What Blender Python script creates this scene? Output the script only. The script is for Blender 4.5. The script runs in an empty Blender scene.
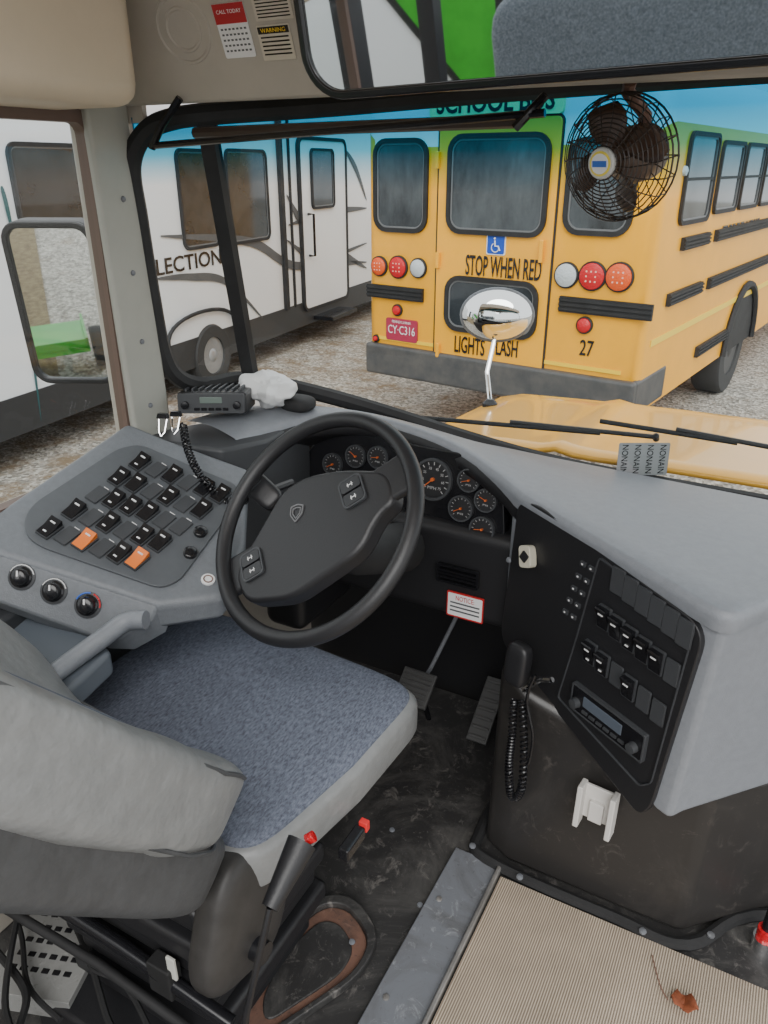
import bpy, bmesh, math, random
from mathutils import Vector as V, Matrix, noise as mnoise
random.seed(3)
R=math.radians
# ---------------------------------------------------------------- survey camera
EYE=V((0,0,1.5)); FP=760.0; TH=R(24.5); PS=R(28.4)
H_=V((-math.sin(PS),math.cos(PS),0)); Zu=V((0,0,1))
CR=V((math.cos(PS),math.sin(PS),0)); CF=H_*math.cos(TH)-Zu*math.sin(TH); CU=H_*math.sin(TH)+Zu*math.cos(TH)
def ray(u,v): return CF+CR*((u-384)/FP)+CU*((512-v)/FP)
def hit(u,v,o,n):
    d=ray(u,v); o=V(o); n=V(n); return EYE+d*((o-EYE).dot(n)/d.dot(n))
def HX(u,v,x): return hit(u,v,(x,0,0),(1,0,0))
def HY(u,v,y): return hit(u,v,(0,y,0),(0,1,0))
def HZ(u,v,z): return hit(u,v,(0,0,z),(0,0,1))
def frame(o,ex,ey):
    ex=V(ex).normalized(); ey=V(ey); ez=ex.cross(ey).normalized(); ey=ez.cross(ex)
    m=Matrix.Identity(4)
    for i in range(3):
        m[i][0]=ex[i]; m[i][1]=ey[i]; m[i][2]=ez[i]; m[i][3]=o[i]
    return m
def nframe(o,n,up=(0,0,1)):
    n=V(n).normalized(); ex=V(up).cross(n)
    if ex.length<1e-4: ex=V((1,0,0))
    ex.normalize(); return frame(o,ex,n.cross(ex))
def loc(m,u,v):
    o=m.translation; n=m.col[2].to_3d(); p=m.inverted()@hit(u,v,o,n); return (p.x,p.y)
def rpx(m,u0,v0,u1,v1):
    um,vm=(u0+u1)/2,(v0+v1)/2
    a0=loc(m,u0,vm)[0];a1=loc(m,u1,vm)[0];b0=loc(m,um,v1)[1];b1=loc(m,um,v0)[1]
    return ((a0+a1)/2,(b0+b1)/2,abs(a1-a0),abs(b1-b0))
# ---------------------------------------------------------------- materials
def M(name,col,rough=.6,metal=0,ns=0,na=.3,col2=None,bs=0,ba=.2,spec=.5,coat=0,emit=0,stretch=None,alpha=1,bd=.01):
    m=bpy.data.materials.new(name); m.use_nodes=True; nt=m.node_tree; N=nt.nodes; L=nt.links
    b=N['Principled BSDF']; b.inputs['Roughness'].default_value=rough; b.inputs['Metallic'].default_value=metal
    b.inputs['Specular IOR Level'].default_value=spec; b.inputs['Coat Weight'].default_value=coat
    b.inputs['Base Color'].default_value=(*col,1); b.inputs['Alpha'].default_value=alpha
    if emit: b.inputs['Emission Color'].default_value=(*col,1); b.inputs['Emission Strength'].default_value=emit
    if ns or bs:
        tc=N.new('ShaderNodeTexCoord'); src=tc.outputs['Object']
        if stretch:
            mp=N.new('ShaderNodeMapping'); mp.inputs['Scale'].default_value=stretch; L.new(src,mp.inputs[0]); src=mp.outputs[0]
    if ns:
        n=N.new('ShaderNodeTexNoise'); n.inputs['Scale'].default_value=ns; n.inputs['Detail'].default_value=6; n.inputs['Roughness'].default_value=.65
        L.new(src,n.inputs['Vector'])
        r=N.new('ShaderNodeValToRGB'); r.color_ramp.elements[0].position=.35; r.color_ramp.elements[1].position=.65
        c2=col2 if col2 else tuple(c*(1-na) for c in col)
        r.color_ramp.elements[0].color=(*c2,1); r.color_ramp.elements[1].color=(*col,1)
        L.new(n.outputs[0],r.inputs[0]); L.new(r.outputs[0],b.inputs['Base Color'])
    if bs:
        n=N.new('ShaderNodeTexNoise'); n.inputs['Scale'].default_value=bs; n.inputs['Detail'].default_value=3
        L.new(src,n.inputs['Vector'])
        bp=N.new('ShaderNodeBump'); bp.inputs['Strength'].default_value=ba; bp.inputs['Distance'].default_value=bd
        L.new(n.outputs[0],bp.inputs['Height']); L.new(bp.outputs[0],b.inputs['Normal'])
    return m
def glassmat(name,tint=(.93,.96,.95),refl=.05,band=False):
    m=bpy.data.materials.new(name); m.use_nodes=True; nt=m.node_tree; N=nt.nodes; L=nt.links
    for n in list(N): N.remove(n)
    o=N.new('ShaderNodeOutputMaterial'); mx=N.new('ShaderNodeMixShader'); t=N.new('ShaderNodeBsdfTransparent'); g=N.new('ShaderNodeBsdfGlossy')
    g.inputs['Roughness'].default_value=.03; mx.inputs[0].default_value=refl; t.inputs[0].default_value=(*tint,1)
    L.new(t.outputs[0],mx.inputs[1]); L.new(g.outputs[0],mx.inputs[2]); L.new(mx.outputs[0],o.inputs[0])
    if band:
        at=N.new('ShaderNodeAttribute'); at.attribute_name='band'
        r=N.new('ShaderNodeValToRGB'); e=r.color_ramp.elements
        e[0].position=.78; e[0].color=(*tint,1); e[1].position=.95; e[1].color=(.01,.28,.50,1); x=e.new(.88); x.color=(.10,.50,.70,1)
        L.new(at.outputs['Fac'],r.inputs[0]); L.new(r.outputs[0],t.inputs[0])
    return m
def striped(name,c1,c2,scale,axis='X',rough=.8):
    m=bpy.data.materials.new(name); m.use_nodes=True; nt=m.node_tree; N=nt.nodes; L=nt.links; b=N['Principled BSDF']
    b.inputs['Roughness'].default_value=rough
    tc=N.new('ShaderNodeTexCoord'); w=N.new('ShaderNodeTexWave'); w.bands_direction=axis; w.inputs['Scale'].default_value=scale; w.inputs['Distortion'].default_value=0
    L.new(tc.outputs['Object'],w.inputs[0]); r=N.new('ShaderNodeValToRGB'); r.color_ramp.elements[0].color=(*c1,1); r.color_ramp.elements[1].color=(*c2,1)
    r.color_ramp.elements[0].position=.2; r.color_ramp.elements[1].position=.7
    L.new(w.outputs[1],r.inputs[0])
    n=N.new('ShaderNodeTexNoise'); n.inputs['Scale'].default_value=5; n.inputs['Detail'].default_value=6; L.new(tc.outputs['Object'],n.inputs[0])
    mr=N.new('ShaderNodeMapRange'); mr.inputs[1].default_value=.3; mr.inputs[2].default_value=.7; mr.inputs[3].default_value=.72; mr.inputs[4].default_value=1.05; L.new(n.outputs[0],mr.inputs[0])
    mx=N.new('ShaderNodeMix'); mx.data_type='RGBA'; mx.blend_type='MULTIPLY'; mx.inputs[0].default_value=1
    L.new(r.outputs[0],mx.inputs[6]); L.new(mr.outputs[0],mx.inputs[7]); L.new(mx.outputs[2],b.inputs['Base Color'])
    bp=N.new('ShaderNodeBump'); bp.inputs['Strength'].default_value=.5; bp.inputs['Distance'].default_value=.003
    L.new(w.outputs[1],bp.inputs['Height']); L.new(bp.outputs[0],b.inputs['Normal'])
    return m
def gravelmat():
    m=bpy.data.materials.new('gravel'); m.use_nodes=True; nt=m.node_tree; N=nt.nodes; L=nt.links; b=N['Principled BSDF']
    b.inputs['Roughness'].default_value=.95
    tc=N.new('ShaderNodeTexCoord'); vo=N.new('ShaderNodeTexVoronoi'); vo.inputs['Scale'].default_value=38; L.new(tc.outputs['Object'],vo.inputs[0])
    r=N.new('ShaderNodeValToRGB'); e=r.color_ramp.elements
    e[0].color=(.16,.15,.13,1); e[1].color=(.60,.57,.51,1); x=e.new(.5); x.color=(.36,.335,.295,1)
    s=N.new('ShaderNodeSeparateColor'); L.new(vo.outputs['Color'],s.inputs[0]); L.new(s.outputs[0],r.inputs[0])
    n=N.new('ShaderNodeTexNoise'); n.inputs['Scale'].default_value=2.2; n.inputs['Detail'].default_value=12; n.inputs['Roughness'].default_value=.85; L.new(tc.outputs['Object'],n.inputs[0])
    sx_=N.new('ShaderNodeSeparateXYZ'); L.new(tc.outputs['Object'],sx_.inputs[0])
    mr=N.new('ShaderNodeMapRange'); mr.inputs[1].default_value=-2.4; mr.inputs[2].default_value=-4.2; mr.inputs[4].default_value=.085; L.new(sx_.outputs[0],mr.inputs[0])
    ad=N.new('ShaderNodeMath'); ad.operation='ADD'; L.new(n.outputs[0],ad.inputs[0]); L.new(mr.outputs[0],ad.inputs[1])
    r2=N.new('ShaderNodeValToRGB'); r2.color_ramp.elements[0].position=.54; r2.color_ramp.elements[1].position=.66
    L.new(ad.outputs[0],r2.inputs[0])
    mx=N.new('ShaderNodeMix'); mx.data_type='RGBA'; mx.inputs[7].default_value=(.21,.15,.09,1)
    L.new(r2.outputs[0],mx.inputs[0]); L.new(r.outputs[0],mx.inputs[6]); L.new(mx.outputs[2],b.inputs['Base Color'])
    bp=N.new('ShaderNodeBump'); bp.inputs['Strength'].default_value=.6; bp.inputs['Distance'].default_value=.02
    L.new(vo.outputs[0],bp.inputs['Height']); L.new(bp.outputs[0],b.inputs['Normal'])
    return m
def dirty(name,base,dust,scuff,rough=.5,k=0):
    m=M(name,base,rough); nt=m.node_tree; N=nt.nodes; L=nt.links; b=N['Principled BSDF']
    tc=N.new('ShaderNodeTexCoord'); cur=None
    for sc_,lo,hi,col,amt in ((4,.50-k,.72-k,dust,.8),(19,.58-k*.6,.70-k*.6,scuff,.7),(70,.60-k*.5,.66-k*.5,dust,.6)):
        n=N.new('ShaderNodeTexNoise'); n.inputs['Scale'].default_value=sc_; n.inputs['Detail'].default_value=8; n.inputs['Roughness'].default_value=.75; n.inputs['Distortion'].default_value=.8
        L.new(tc.outputs['Object'],n.inputs[0]); mr=N.new('ShaderNodeMapRange'); mr.inputs[1].default_value=lo; mr.inputs[2].default_value=hi; mr.inputs[4].default_value=amt; L.new(n.outputs[0],mr.inputs[0])
        mx=N.new('ShaderNodeMix'); mx.data_type='RGBA'; mx.inputs[7].default_value=(*col,1); L.new(mr.outputs[0],mx.inputs[0])
        if cur is None: mx.inputs[6].default_value=(*base,1)
        else: L.new(cur,mx.inputs[6])
        cur=mx.outputs[2]
    L.new(cur,b.inputs['Base Color']); return m
YEL=M('school_bus_yellow',(1.0,.46,.012),.35,ns=3,na=.08,coat=.3)
YEL2=M('hood_yellow',(1.0,.52,.08),.28,ns=2,na=.10,coat=.5)
BLK=M('black_plastic',(.018,.018,.020),.42,bs=250,ba=.15,bd=.002)
BLKG=M('black_gloss',(.012,.012,.014),.2)
BLKR=M('black_rubber',(.022,.022,.023),.7,ns=8,na=.5)
DGR=M('dark_gray_plastic',(.05,.053,.058),.5,bs=300,ba=.15,bd=.002)
PLATE=M('plate_gray_plastic',(.095,.103,.113),.5,ns=40,na=.1)
GRY=M('dash_gray_plastic',(.235,.25,.275),.42,ns=60,na=.10,bs=400,ba=.3,bd=.002)
GRY2=M('console_gray_plastic',(.17,.183,.20),.45,ns=90,na=.12,bs=400,ba=.3,bd=.002)
CREAM=M('cream_panel',(.66,.57,.44),.55,ns=4,na=.08)
TAUPE=M('taupe_panel',(.47,.43,.37),.5,ns=4,na=.12)
ALU=M('brushed_aluminium',(.42,.40,.38),.45,.6,ns=10,na=.4)
CHROME=M('chrome',(.9,.9,.9),.05,1)
MIRR=M('mirror_glass',(.80,.83,.84),.02,1)
STEEL=dirty('worn_steel',(.17,.18,.20),(.08,.075,.07),(.40,.42,.44),.5,.03)
WHITE=M('white_paint',(.82,.85,.88),.35,ns=1.2,na=.03)
WHT=M('white_mark',(.8,.8,.8),.5)
DGLASS=M('dark_window_glass',(.016,.02,.024),.06,spec=.6,ns=1.5,col2=(.05,.058,.065))
BGLASS=M('bus_window_glass',(.085,.098,.105),.06,spec=.6,ns=3.0,col2=(.018,.022,.026),stretch=(1,1,.4))  # lighter patches put light inside the bus into the glass colour
RED=M('red_lens',(.60,.012,.018),.25,bs=90,ba=.6)
AMB=M('amber_lens',(.80,.10,.015),.25,bs=90,ba=.6)
CLR=M('clear_lens',(.55,.60,.62),.2,bs=90,ba=.8)
ORNG=M('orange_rocker',(.80,.19,.03),.4)
VINYL=M('gray_vinyl',(.235,.24,.24),.42,ns=30,na=.12,bs=34,ba=.6,bd=.005)
FABD=M('dark_gray_vinyl',(.075,.078,.082),.5,ns=20,na=.2,bs=45,ba=.4,bd=.004)
BLUEF=M('blue_fabric',(.17,.19,.245),.9,ns=300,col2=(.065,.073,.10),bs=300,ba=.5,bd=.003,stretch=(1,.35,1))
RUBF=dirty('rubber_floor',(.032,.031,.031),(.125,.12,.113),(.22,.205,.19),.5,.03)
DOGH=dirty('dirty_engine_cover',(.030,.028,.027),(.06,.055,.05),(.10,.09,.082),.35,.0)
RUST=dirty('rusty_brown',(.20,.105,.075),(.045,.038,.035),(.30,.18,.14),.7,.05)
TIRE=M('tire_rubber',(.04,.04,.04),.8)
BUMP=M('bumper_gray',(.055,.057,.06),.5,ns=6,col2=(.10,.095,.09))
BLUESIGN=M('blue_sign',(.01,.07,.45),.4)
MATR=striped('ribbed_mat',(.27,.215,.16),(.58,.48,.37),62)
GLS=glassmat('clear_glass'); WSG=glassmat('windshield_glass',(.94,.97,.96),.035,True)
# ---------------------------------------------------------------- geometry kit
def gbox(c,s):
    c=V(c); x,y,z=[k/2 for k in s]
    v=[c+V((i*x,j*y,k*z)) for k in(-1,1) for j in(-1,1) for i in(-1,1)]
    return v,[(0,2,3,1),(4,5,7,6),(0,1,5,4),(2,6,7,3),(0,4,6,2),(1,3,7,5)]
def join(*gs):
    v=[];f=[]
    for g in gs:
        n=len(v); v+=g[0]; f+=[tuple(i+n for i in q) for q in g[1]]
    return v,f
def xf(m,g): return [m@V(p) for p in g[0]],g[1]
def prism2(p,c0,c1):
    n=len(p); v=[V((a,b,c0)) for a,b in p]+[V((a,b,c1)) for a,b in p]
    return v,[tuple(range(n))[::-1],tuple(range(n,2*n))]+[(i,(i+1)%n,n+(i+1)%n,n+i) for i in range(n)]
def ppoly(top,bot):
    n=len(top); return [V(p) for p in top]+[V(p) for p in bot],prism2([(0,0)]*n,0,1)[1]
def ring2(po,pi,c0,c1):
    n=len(po); v=[V((*p,c0)) for p in po]+[V((*p,c1)) for p in po]+[V((*p,c0)) for p in pi]+[V((*p,c1)) for p in pi]; f=[]
    for i in range(n):
        j=(i+1)%n; f+=[(i,j,n+j,n+i),(n+i,n+j,3*n+j,3*n+i),(3*n+i,3*n+j,2*n+j,2*n+i),(2*n+i,2*n+j,j,i)]
    return v,f
def rr(w,h,r,cx=0,cy=0,n=5):
    r=min(r,w/2-1e-4,h/2-1e-4); p=[]
    for k,(sx,sy) in enumerate([(1,1),(-1,1),(-1,-1),(1,-1)]):
        for i in range(n+1):
            a=math.pi/2*(k+i/n); p.append((cx+sx*(w/2-r)+r*math.cos(a),cy+sy*(h/2-r)+r*math.sin(a)))
    return p
def rpoly(p,r,n=4):
    o=[];N=len(p)
    for i in range(N):
        a,b,c=V(p[i-1]),V(p[i]),V(p[(i+1)%N]); d1=(a-b);d2=(c-b); k1=min(r,d1.length*.45);k2=min(r,d2.length*.45)
        s=b+d1.normalized()*k1;e=b+d2.normalized()*k2
        for j in range(n+1):
            t=j/n; o.append(tuple(s*(1-t)**2+b*2*t*(1-t)+e*t*t))
    return o
def sm(pts,n=8,closed=False):
    pts=[V(p) for p in pts]; N=len(pts); o=[]
    for i in range(N if closed else N-1):
        if closed: a,b,c,d=pts[i-1],pts[i],pts[(i+1)%N],pts[(i+2)%N]
        else: a,b,c,d=pts[max(i-1,0)],pts[i],pts[i+1],pts[min(i+2,N-1)]
        for k in range(n):
            t=k/n; o.append(.5*((2*b)+(c-a)*t+(2*a-5*b+4*c-d)*t*t+(3*b-a-3*c+d)*t**3))
    if not closed: o.append(pts[-1])
    return o
def gtube(pts,r,n=8,closed=False):
    pts=[V(p) for p in pts]; N=len(pts); v=[];f=[]
    t=(pts[1]-pts[0]).normalized(); up=V((0,0,1)) if abs(t.z)<.9 else V((1,0,0)); a=t.cross(up).normalized()
    for i in range(N):
        if closed: t=(pts[(i+1)%N]-pts[i-1])
        else: t=pts[min(i+1,N-1)]-pts[max(i-1,0)]
        t.normalize(); a=(a-t*a.dot(t)).normalized(); b=t.cross(a)
        rr_=r(i/(N-1)) if callable(r) else r
        for k in range(n):
            q=2*math.pi*k/n; v.append(pts[i]+a*math.cos(q)*rr_+b*math.sin(q)*rr_)
    for i in range(N if closed else N-1):
        j=(i+1)%N
        for k in range(n): f.append((i*n+k,i*n+(k+1)%n,j*n+(k+1)%n,j*n+k))
    if not closed: f+=[tuple(range(n))[::-1],tuple((N-1)*n+k for k in range(n))]
    return v,f
def lathe(prof,n=24):
    v=[];f=[];m=len(prof)
    for r,c in prof:
        for k in range(n):
            q=2*math.pi*k/n; v.append(V((r*math.cos(q),r*math.sin(q),c)))
    for i in range(m-1):
        for k in range(n): f.append((i*n+k,i*n+(k+1)%n,(i+1)*n+(k+1)%n,(i+1)*n+k))
    f+=[tuple(range(n))[::-1],tuple((m-1)*n+k for k in range(n))]
    return v,f
def grid(rows):
    n=len(rows[0]); v=[V(p) for r in rows for p in r]
    return v,[(i*n+j,i*n+j+1,(i+1)*n+j+1,(i+1)*n+j) for i in range(len(rows)-1) for j in range(n-1)]
def sq(m,a,b,c,e1=.3,e2=.3,nu=40,nv=20,fn=None):
    def p(x,e): return math.copysign(abs(x)**e,x)
    v=[];f=[]
    for i in range(nv+1):
        t=-math.pi/2+math.pi*i/nv
        for j in range(nu):
            s=2*math.pi*j/nu
            q=V((a*p(math.cos(t),e1)*p(math.cos(s),e2),b*p(math.cos(t),e1)*p(math.sin(s),e2),c*p(math.sin(t),e1)))
            if fn: q=fn(q)
            v.append(m@q)
    for i in range(nv):
        for j in range(nu): f.append((i*nu+j,i*nu+(j+1)%nu,(i+1)*nu+(j+1)%nu,(i+1)*nu+j))
    return v,f
def coil(path,Rr,r,turns):
    P=sm(path,12); N=turns*10; out=[]
    for i in range(N+1):
        t=i/N*(len(P)-1); k=min(int(t),len(P)-2); p=P[k].lerp(P[k+1],t-k); d=(P[k+1]-P[k]).normalized()
        a=d.cross(V((.3,.9,.2))).normalized(); b=d.cross(a); q=2*math.pi*i/10
        out.append(p+a*Rr*math.cos(q)+b*Rr*math.sin(q))
    return gtube(out,r,5)
def text2(s,w,h,cx=0,cy=0,c=0.0,ext=.0006,bold=0.0):
    cu=bpy.data.curves.new('t','FONT'); cu.body=s; cu.size=1; cu.extrude=.01; cu.offset=bold; cu.resolution_u=3
    ob=bpy.data.objects.new('t',cu); bpy.context.scene.collection.objects.link(ob); bpy.context.view_layer.update()
    me=bpy.data.meshes.new_from_object(ob.evaluated_get(bpy.context.evaluated_depsgraph_get()))
    vs=[v.co.copy() for v in me.vertices]; fs=[tuple(p.vertices) for p in me.polygons]
    bpy.data.objects.remove(ob); bpy.data.meshes.remove(me)
    x0=min(v.x for v in vs);x1=max(v.x for v in vs);y0=min(v.y for v in vs);y1=max(v.y for v in vs)
    return [V(((v.x-(x0+x1)/2)/(x1-x0)*w+cx,(v.y-(y0+y1)/2)/(y1-y0)*h+cy,c+(ext if v.z>0 else 0))) for v in vs],fs
BASE={}
def setprops(o,label=None,cat=None,kind=None,group=None):
    if label:o['label']=label
    if cat:o['category']=cat
    if kind:o['kind']=kind
    if group:o['group']=group
def thing(name,label,cat,base,kind=None,group=None):
    e=bpy.data.objects.new(name,None); bpy.context.scene.collection.objects.link(e); e.location=V(base); e.empty_display_size=.05
    BASE[e]=V(base); setprops(e,label,cat,kind,group); return e
def mk(name,geos,mat=None,parent=None,bevel=0,smooth=40,label=None,cat=None,kind=None,group=None,segs=2,subd=0,solid=0):
    if mat is not None: geos=[(geos,mat)]
    vs=[];fs=[];mi=[];ms=[]
    for g,m in geos:
        if m not in ms: ms.append(m)
        n=len(vs); vs+=[V(p) for p in g[0]]; fs+=[tuple(i+n for i in q) for q in g[1]]; mi+=[ms.index(m)]*len(g[1])
    if parent is not None: b=BASE[parent]
    else:
        xs=[v.x for v in vs];ys=[v.y for v in vs];zs=[v.z for v in vs]; b=V(((min(xs)+max(xs))/2,(min(ys)+max(ys))/2,min(zs)))
    me=bpy.data.meshes.new(name); me.from_pydata([v-b for v in vs],[],fs)
    for m in ms: me.materials.append(m)
    for p,i in zip(me.polygons,mi): p.material_index=i
    bm=bmesh.new(); bm.from_mesh(me); bmesh.ops.recalc_face_normals(bm,faces=bm.faces); bm.to_mesh(me); bm.free()
    if smooth:
        for p in me.polygons: p.use_smooth=True
        me.set_sharp_from_angle(angle=R(smooth))
    o=bpy.data.objects.new(name,me); bpy.context.scene.collection.objects.link(o); BASE[o]=b
    if parent is not None: o.parent=parent
    else: o.location=b
    if solid:
        s=o.modifiers.new('s','SOLIDIFY'); s.thickness=solid; s.offset=0
    if bevel:
        s=o.modifiers.new('b','BEVEL'); s.width=bevel; s.segments=segs; s.limit_method='ANGLE'; s.angle_limit=R(35); s.harden_normals=True
    if subd:
        s=o.modifiers.new('d','SUBSURF'); s.levels=subd; s.render_levels=subd
    setprops(o,label,cat,kind,group); return o
GZ=-.70
# ================================================================ SETTING
mk('ground',grid([[(x*4-40,y*4-25,GZ) for x in range(21)] for y in range(21)]),gravelmat(),kind='structure',label='grey-brown gravel lot scattered with dead leaves')
mk('lawn',grid([[(x*2-14.0,y*2-26,GZ+.02) for x in range(7)] for y in range(14)]),M('dry_grass',(.30,.24,.13),.95,ns=14,col2=(.13,.09,.05),bs=40,ba=.8,bd=.03),kind='structure',label='dry brown grass strip behind the bus')
mk('floor',gbox((-.05,.3,-.03),(2.45,3.0,.06)),RUBF,kind='structure',label='worn dirty black rubber cab floor',bevel=.003)
wl=join(gbox((-1.28,.55,.45),(.06,2.5,.90)),gbox((-1.28,.55,1.78),(.06,1.5,.40)),gbox((-1.275,1.185,1.25),(.05,.09,.70)),gbox((-1.28,-2.7,.42),(.06,4.0,.84)),gbox((-1.28,-2.7,1.78),(.06,4.0,.40)))
mk('wall_left',wl,TAUPE,kind='structure',bevel=.006,label='taupe painted side wall with window openings')
mk('trim_6',join(gbox((-1.28,-.2,1.25),(.06,.08,.70)),*[gbox((-1.28,-.74-.72*k,1.2),(.06,.07,.8)) for k in range(6)]),BLK,kind='structure',bevel=.004,label='black window posts behind the driver')
mk('wall_front',gbox((-.05,1.86,.33),(2.5,.06,.90)),BLK,kind='structure',label='black firewall and cowl below the windshield')
hp=[(1.27,1.625),(1.215,1.60),(1.075,1.95),(1.6,1.95),(1.56,1.66)]
t1=mk('trim_1',ppoly([V((-1.25,y,z)) for y,z in hp],[V((1.1,y,z)) for y,z in hp]),TAUPE,kind='structure',bevel=.01,label='taupe header panel above the windshield')
mk('ceiling',gbox((-.07,.82,1.98),(2.4,1.2,.05)),CREAM,kind='structure',label='cream cab ceiling')
mk('trim_2',gbox((-1.165,.42,1.77),(.22,1.36,.36)),CREAM,kind='structure',bevel=.035,segs=4,label='cream padded cover over the side window')
wf=[V((-1.247,y,z)) for y,z in rr(1.28,.70,.03,.50,1.245)]
wfi=[V((-1.247,y,z)) for y,z in rr(1.245,.655,.02,.50,1.245)]
n=len(wf); fr=[V((-1.238,p.y,p.z)) for p in wf]+[V((-1.265,p.y,p.z)) for p in wf]+[V((-1.238,p.y,p.z)) for p in wfi]+[V((-1.265,p.y,p.z)) for p in wfi]
ff=[]
for i in range(n):
    j=(i+1)%n; ff+=[(i,j,n+j,n+i),(i,j,2*n+j,2*n+i),(2*n+i,2*n+j,3*n+j,3*n+i),(n+i,n+j,3*n+j,3*n+i)]
w1=mk('window_1',(fr,ff),M('brown_frame',(.15,.10,.08),.45,.2),kind='structure',label='brown metal framed side window')
mk('pane',([V((-1.25,p.y,p.z)) for p in wfi],[tuple(range(n))]),GLS,parent=w1)
BOT=[(-1.22,1.26,1.03),(-1.16,1.46,1.02),(-.98,1.62,.95),(-.5,1.77,.825),(0,1.82,.795),(.6,1.82,.795),(1.1,1.6,.82)]
TOP=[(-1.22,1.225,1.585),(-1.08,1.28,1.59),(-.87,1.40,1.605),(-.5,1.47,1.625),(0,1.51,1.64),(.6,1.51,1.64),(1.1,1.35,1.62)]
sb,st=sm(BOT,8),sm(TOP,8)
w2=mk('window_2',grid([[a.lerp(b,t/10) for a,b in zip(sb,st)] for t in range(11)]),WSG,kind='structure',label='curved windshield with blue tinted band along the top')
ba=w2.data.attributes.new('band','FLOAT','POINT')
for i in range(len(w2.data.vertices)): ba.data[i].value=(i//len(sb))/10
gk=sm([sb[4]+V((0,-.005,0)),sb[8],sb[16],sb[24],sb[32],sb[40],sb[48],st[48],st[40],st[32],st[24],st[16],st[9],st[5]+V((0,0,-.006)),st[2]+V((0,0,-.028)),V((-1.232,1.222,1.50)),V((-1.236,1.228,1.40)),V((-1.236,1.236,1.25)),V((-1.234,1.248,1.12)),sb[1]+V((-.006,0,.03))],8,True)
mk('rubber_gasket',gtube(gk,.020,8,True),BLKR,parent=w2)
mk('corner_gusset',join(gbox((-1.22,1.232,1.605),(.06,.012,.06)),gbox((-1.243,1.232,1.56),(.012,.03,.10))),TAUPE,parent=w2)
mk('divider_bar',grid([[sb[8].lerp(st[8],t)+V(d) for d in ((-.012,-.018,0),(.012,-.004,0),(.012,.016,0),(-.012,.008,0),(-.012,-.018,0))] for t in (0,.5,1)]),BLKR,parent=w2)
tr3=[V((-1.245,1.13,.90)),V((-1.245,1.24,.92)),V((-1.245,1.225,1.62)),V((-1.245,1.12,1.62))]
t3=mk('trim_3',ppoly(tr3,[p+V((.022,0,0)) for p in tr3]),M('pillar_grey',(.40,.40,.355),.5,ns=6,na=.1),kind='structure',bevel=.008,label='grey-green window pillar with screws')
for z in (1.02,1.16,1.30,1.44): mk('screw',xf(Matrix.Translation((-1.223,1.18,z))@Matrix.Rotation(R(90),4,'Y'),lathe([(.006,0),(.005,.003),(.001,.004)],10)),STEEL,t3)
t4=mk('trim_4',gbox((-.425,.42,.006),(.11,1.66,.012)),STEEL,kind='structure',bevel=.003,label='worn steel threshold strip with screws')
for y in (1.1,.85,.6): mk('screw',xf(Matrix.Translation((-.455,y,.012)),lathe([(.007,0),(.006,.003),(.001,.004)],10)),ALU,t4)
mk('trim_5',gbox((-.365,.42,.012),(.010,1.66,.022)),ALU,kind='structure',bevel=.003,label='raised metal edge moulding beside the ribbed mat')
mk('floor_mat',gbox((.30,.33,.007),(1.31,1.78,.014)),MATR,label='beige ribbed rubber aisle mat with dirt at its edge',cat='mat')
# ================================================================ SCHOOL BUS (parked)
bo=V((-3.378,5.93,GZ)); bex=V((.991,-.132,0)).normalized(); bey=V((.132,.991,0)).normalized()
RF=frame(bo,bex,Zu)
SF=frame(bo+bex*2.44,bey,Zu)
B=thing('school_bus','yellow school bus with wheelchair sign parked on gravel','bus',bo+bex*1.2)
MB=frame(bo,bex,bey)
cs=[(0,.5),(2.44,.5),(2.44,2.40),(2.44,2.46)]
for i in range(1,16):
    a=math.pi*i/16; cs.append((1.22+1.22*math.copysign(abs(math.cos(a))**.62,math.cos(a)),2.46+.50*abs(math.sin(a))**.75))
cs+=[(0,2.46),(0,2.40)]
cx,cy=1.22,1.5
def inset(p,k): return [(cx+(a-cx)*(1-k/1.22),cy+(b-cy)*(1-k/1.3)) for a,b in p]
rows=[]
for y,k in ((.0,.10),(.015,.05),(.05,.015),(.11,0),(9.0,0)):
    rows.append([MB@V((a,y,b)) for a,b in inset(cs,k)])
nv=len(cs); vs=[p for r in rows for p in r]; fy=[];fw_=[]
for i in range(4):
    for j in range(nv):
        q=(i*nv+j,i*nv+(j+1)%nv,(i+1)*nv+(j+1)%nv,(i+1)*nv+j)
        (fw_ if 3<=j<=nv-3 else fy).append(q)
fy.append((0,1,2,nv-1)); fw_.append(tuple(range(2,nv)))
fy.append((4*nv,4*nv+1,4*nv+2,5*nv-1)); fw_.append(tuple(range(4*nv+2,5*nv)))
mk('body_shell',(vs,fy),YEL,B,smooth=50)
mk('roof_shell',(vs,fw_),M('white_roof',(.72,.78,.80),.4),B,smooth=50,label='white roof cap')
GD0=M('window_lip_grey',(.16,.165,.17),.4)
def windowp(M_,r,par,name='window',rad=.09,fw=.035,bars=0,fm=BLKR,gl=None):
    gs=[(xf(M_,ring2(rr(r[2]+fw*2,r[3]+fw*2,rad+fw,r[0],r[1]),rr(r[2],r[3],rad,r[0],r[1]),-.01,.025)),fm),
        (xf(M_,ring2(rr(r[2],r[3],rad,r[0],r[1]),rr(r[2]-.025,r[3]-.025,rad-.012,r[0],r[1]),-.01,.014)),GD0),
        (xf(M_,prism2(rr(r[2],r[3],rad,r[0],r[1]),-.02,.008)),gl or DGLASS)]
    for q in range(bars):
        gs.append((xf(M_,gbox((r[0],r[1]-r[3]/2+r[3]*(q+1)/(bars+1),.012),(r[2],.02,.012))),BLKR))
    return mk(name,gs,None,par)
dr=rpx(RF,438,118,553,372)
door=mk('rear_door',xf(RF,prism2(rr(dr[2],dr[3],.04,dr[0],dr[1]),0,.02)),YEL,B,bevel=.006)
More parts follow.
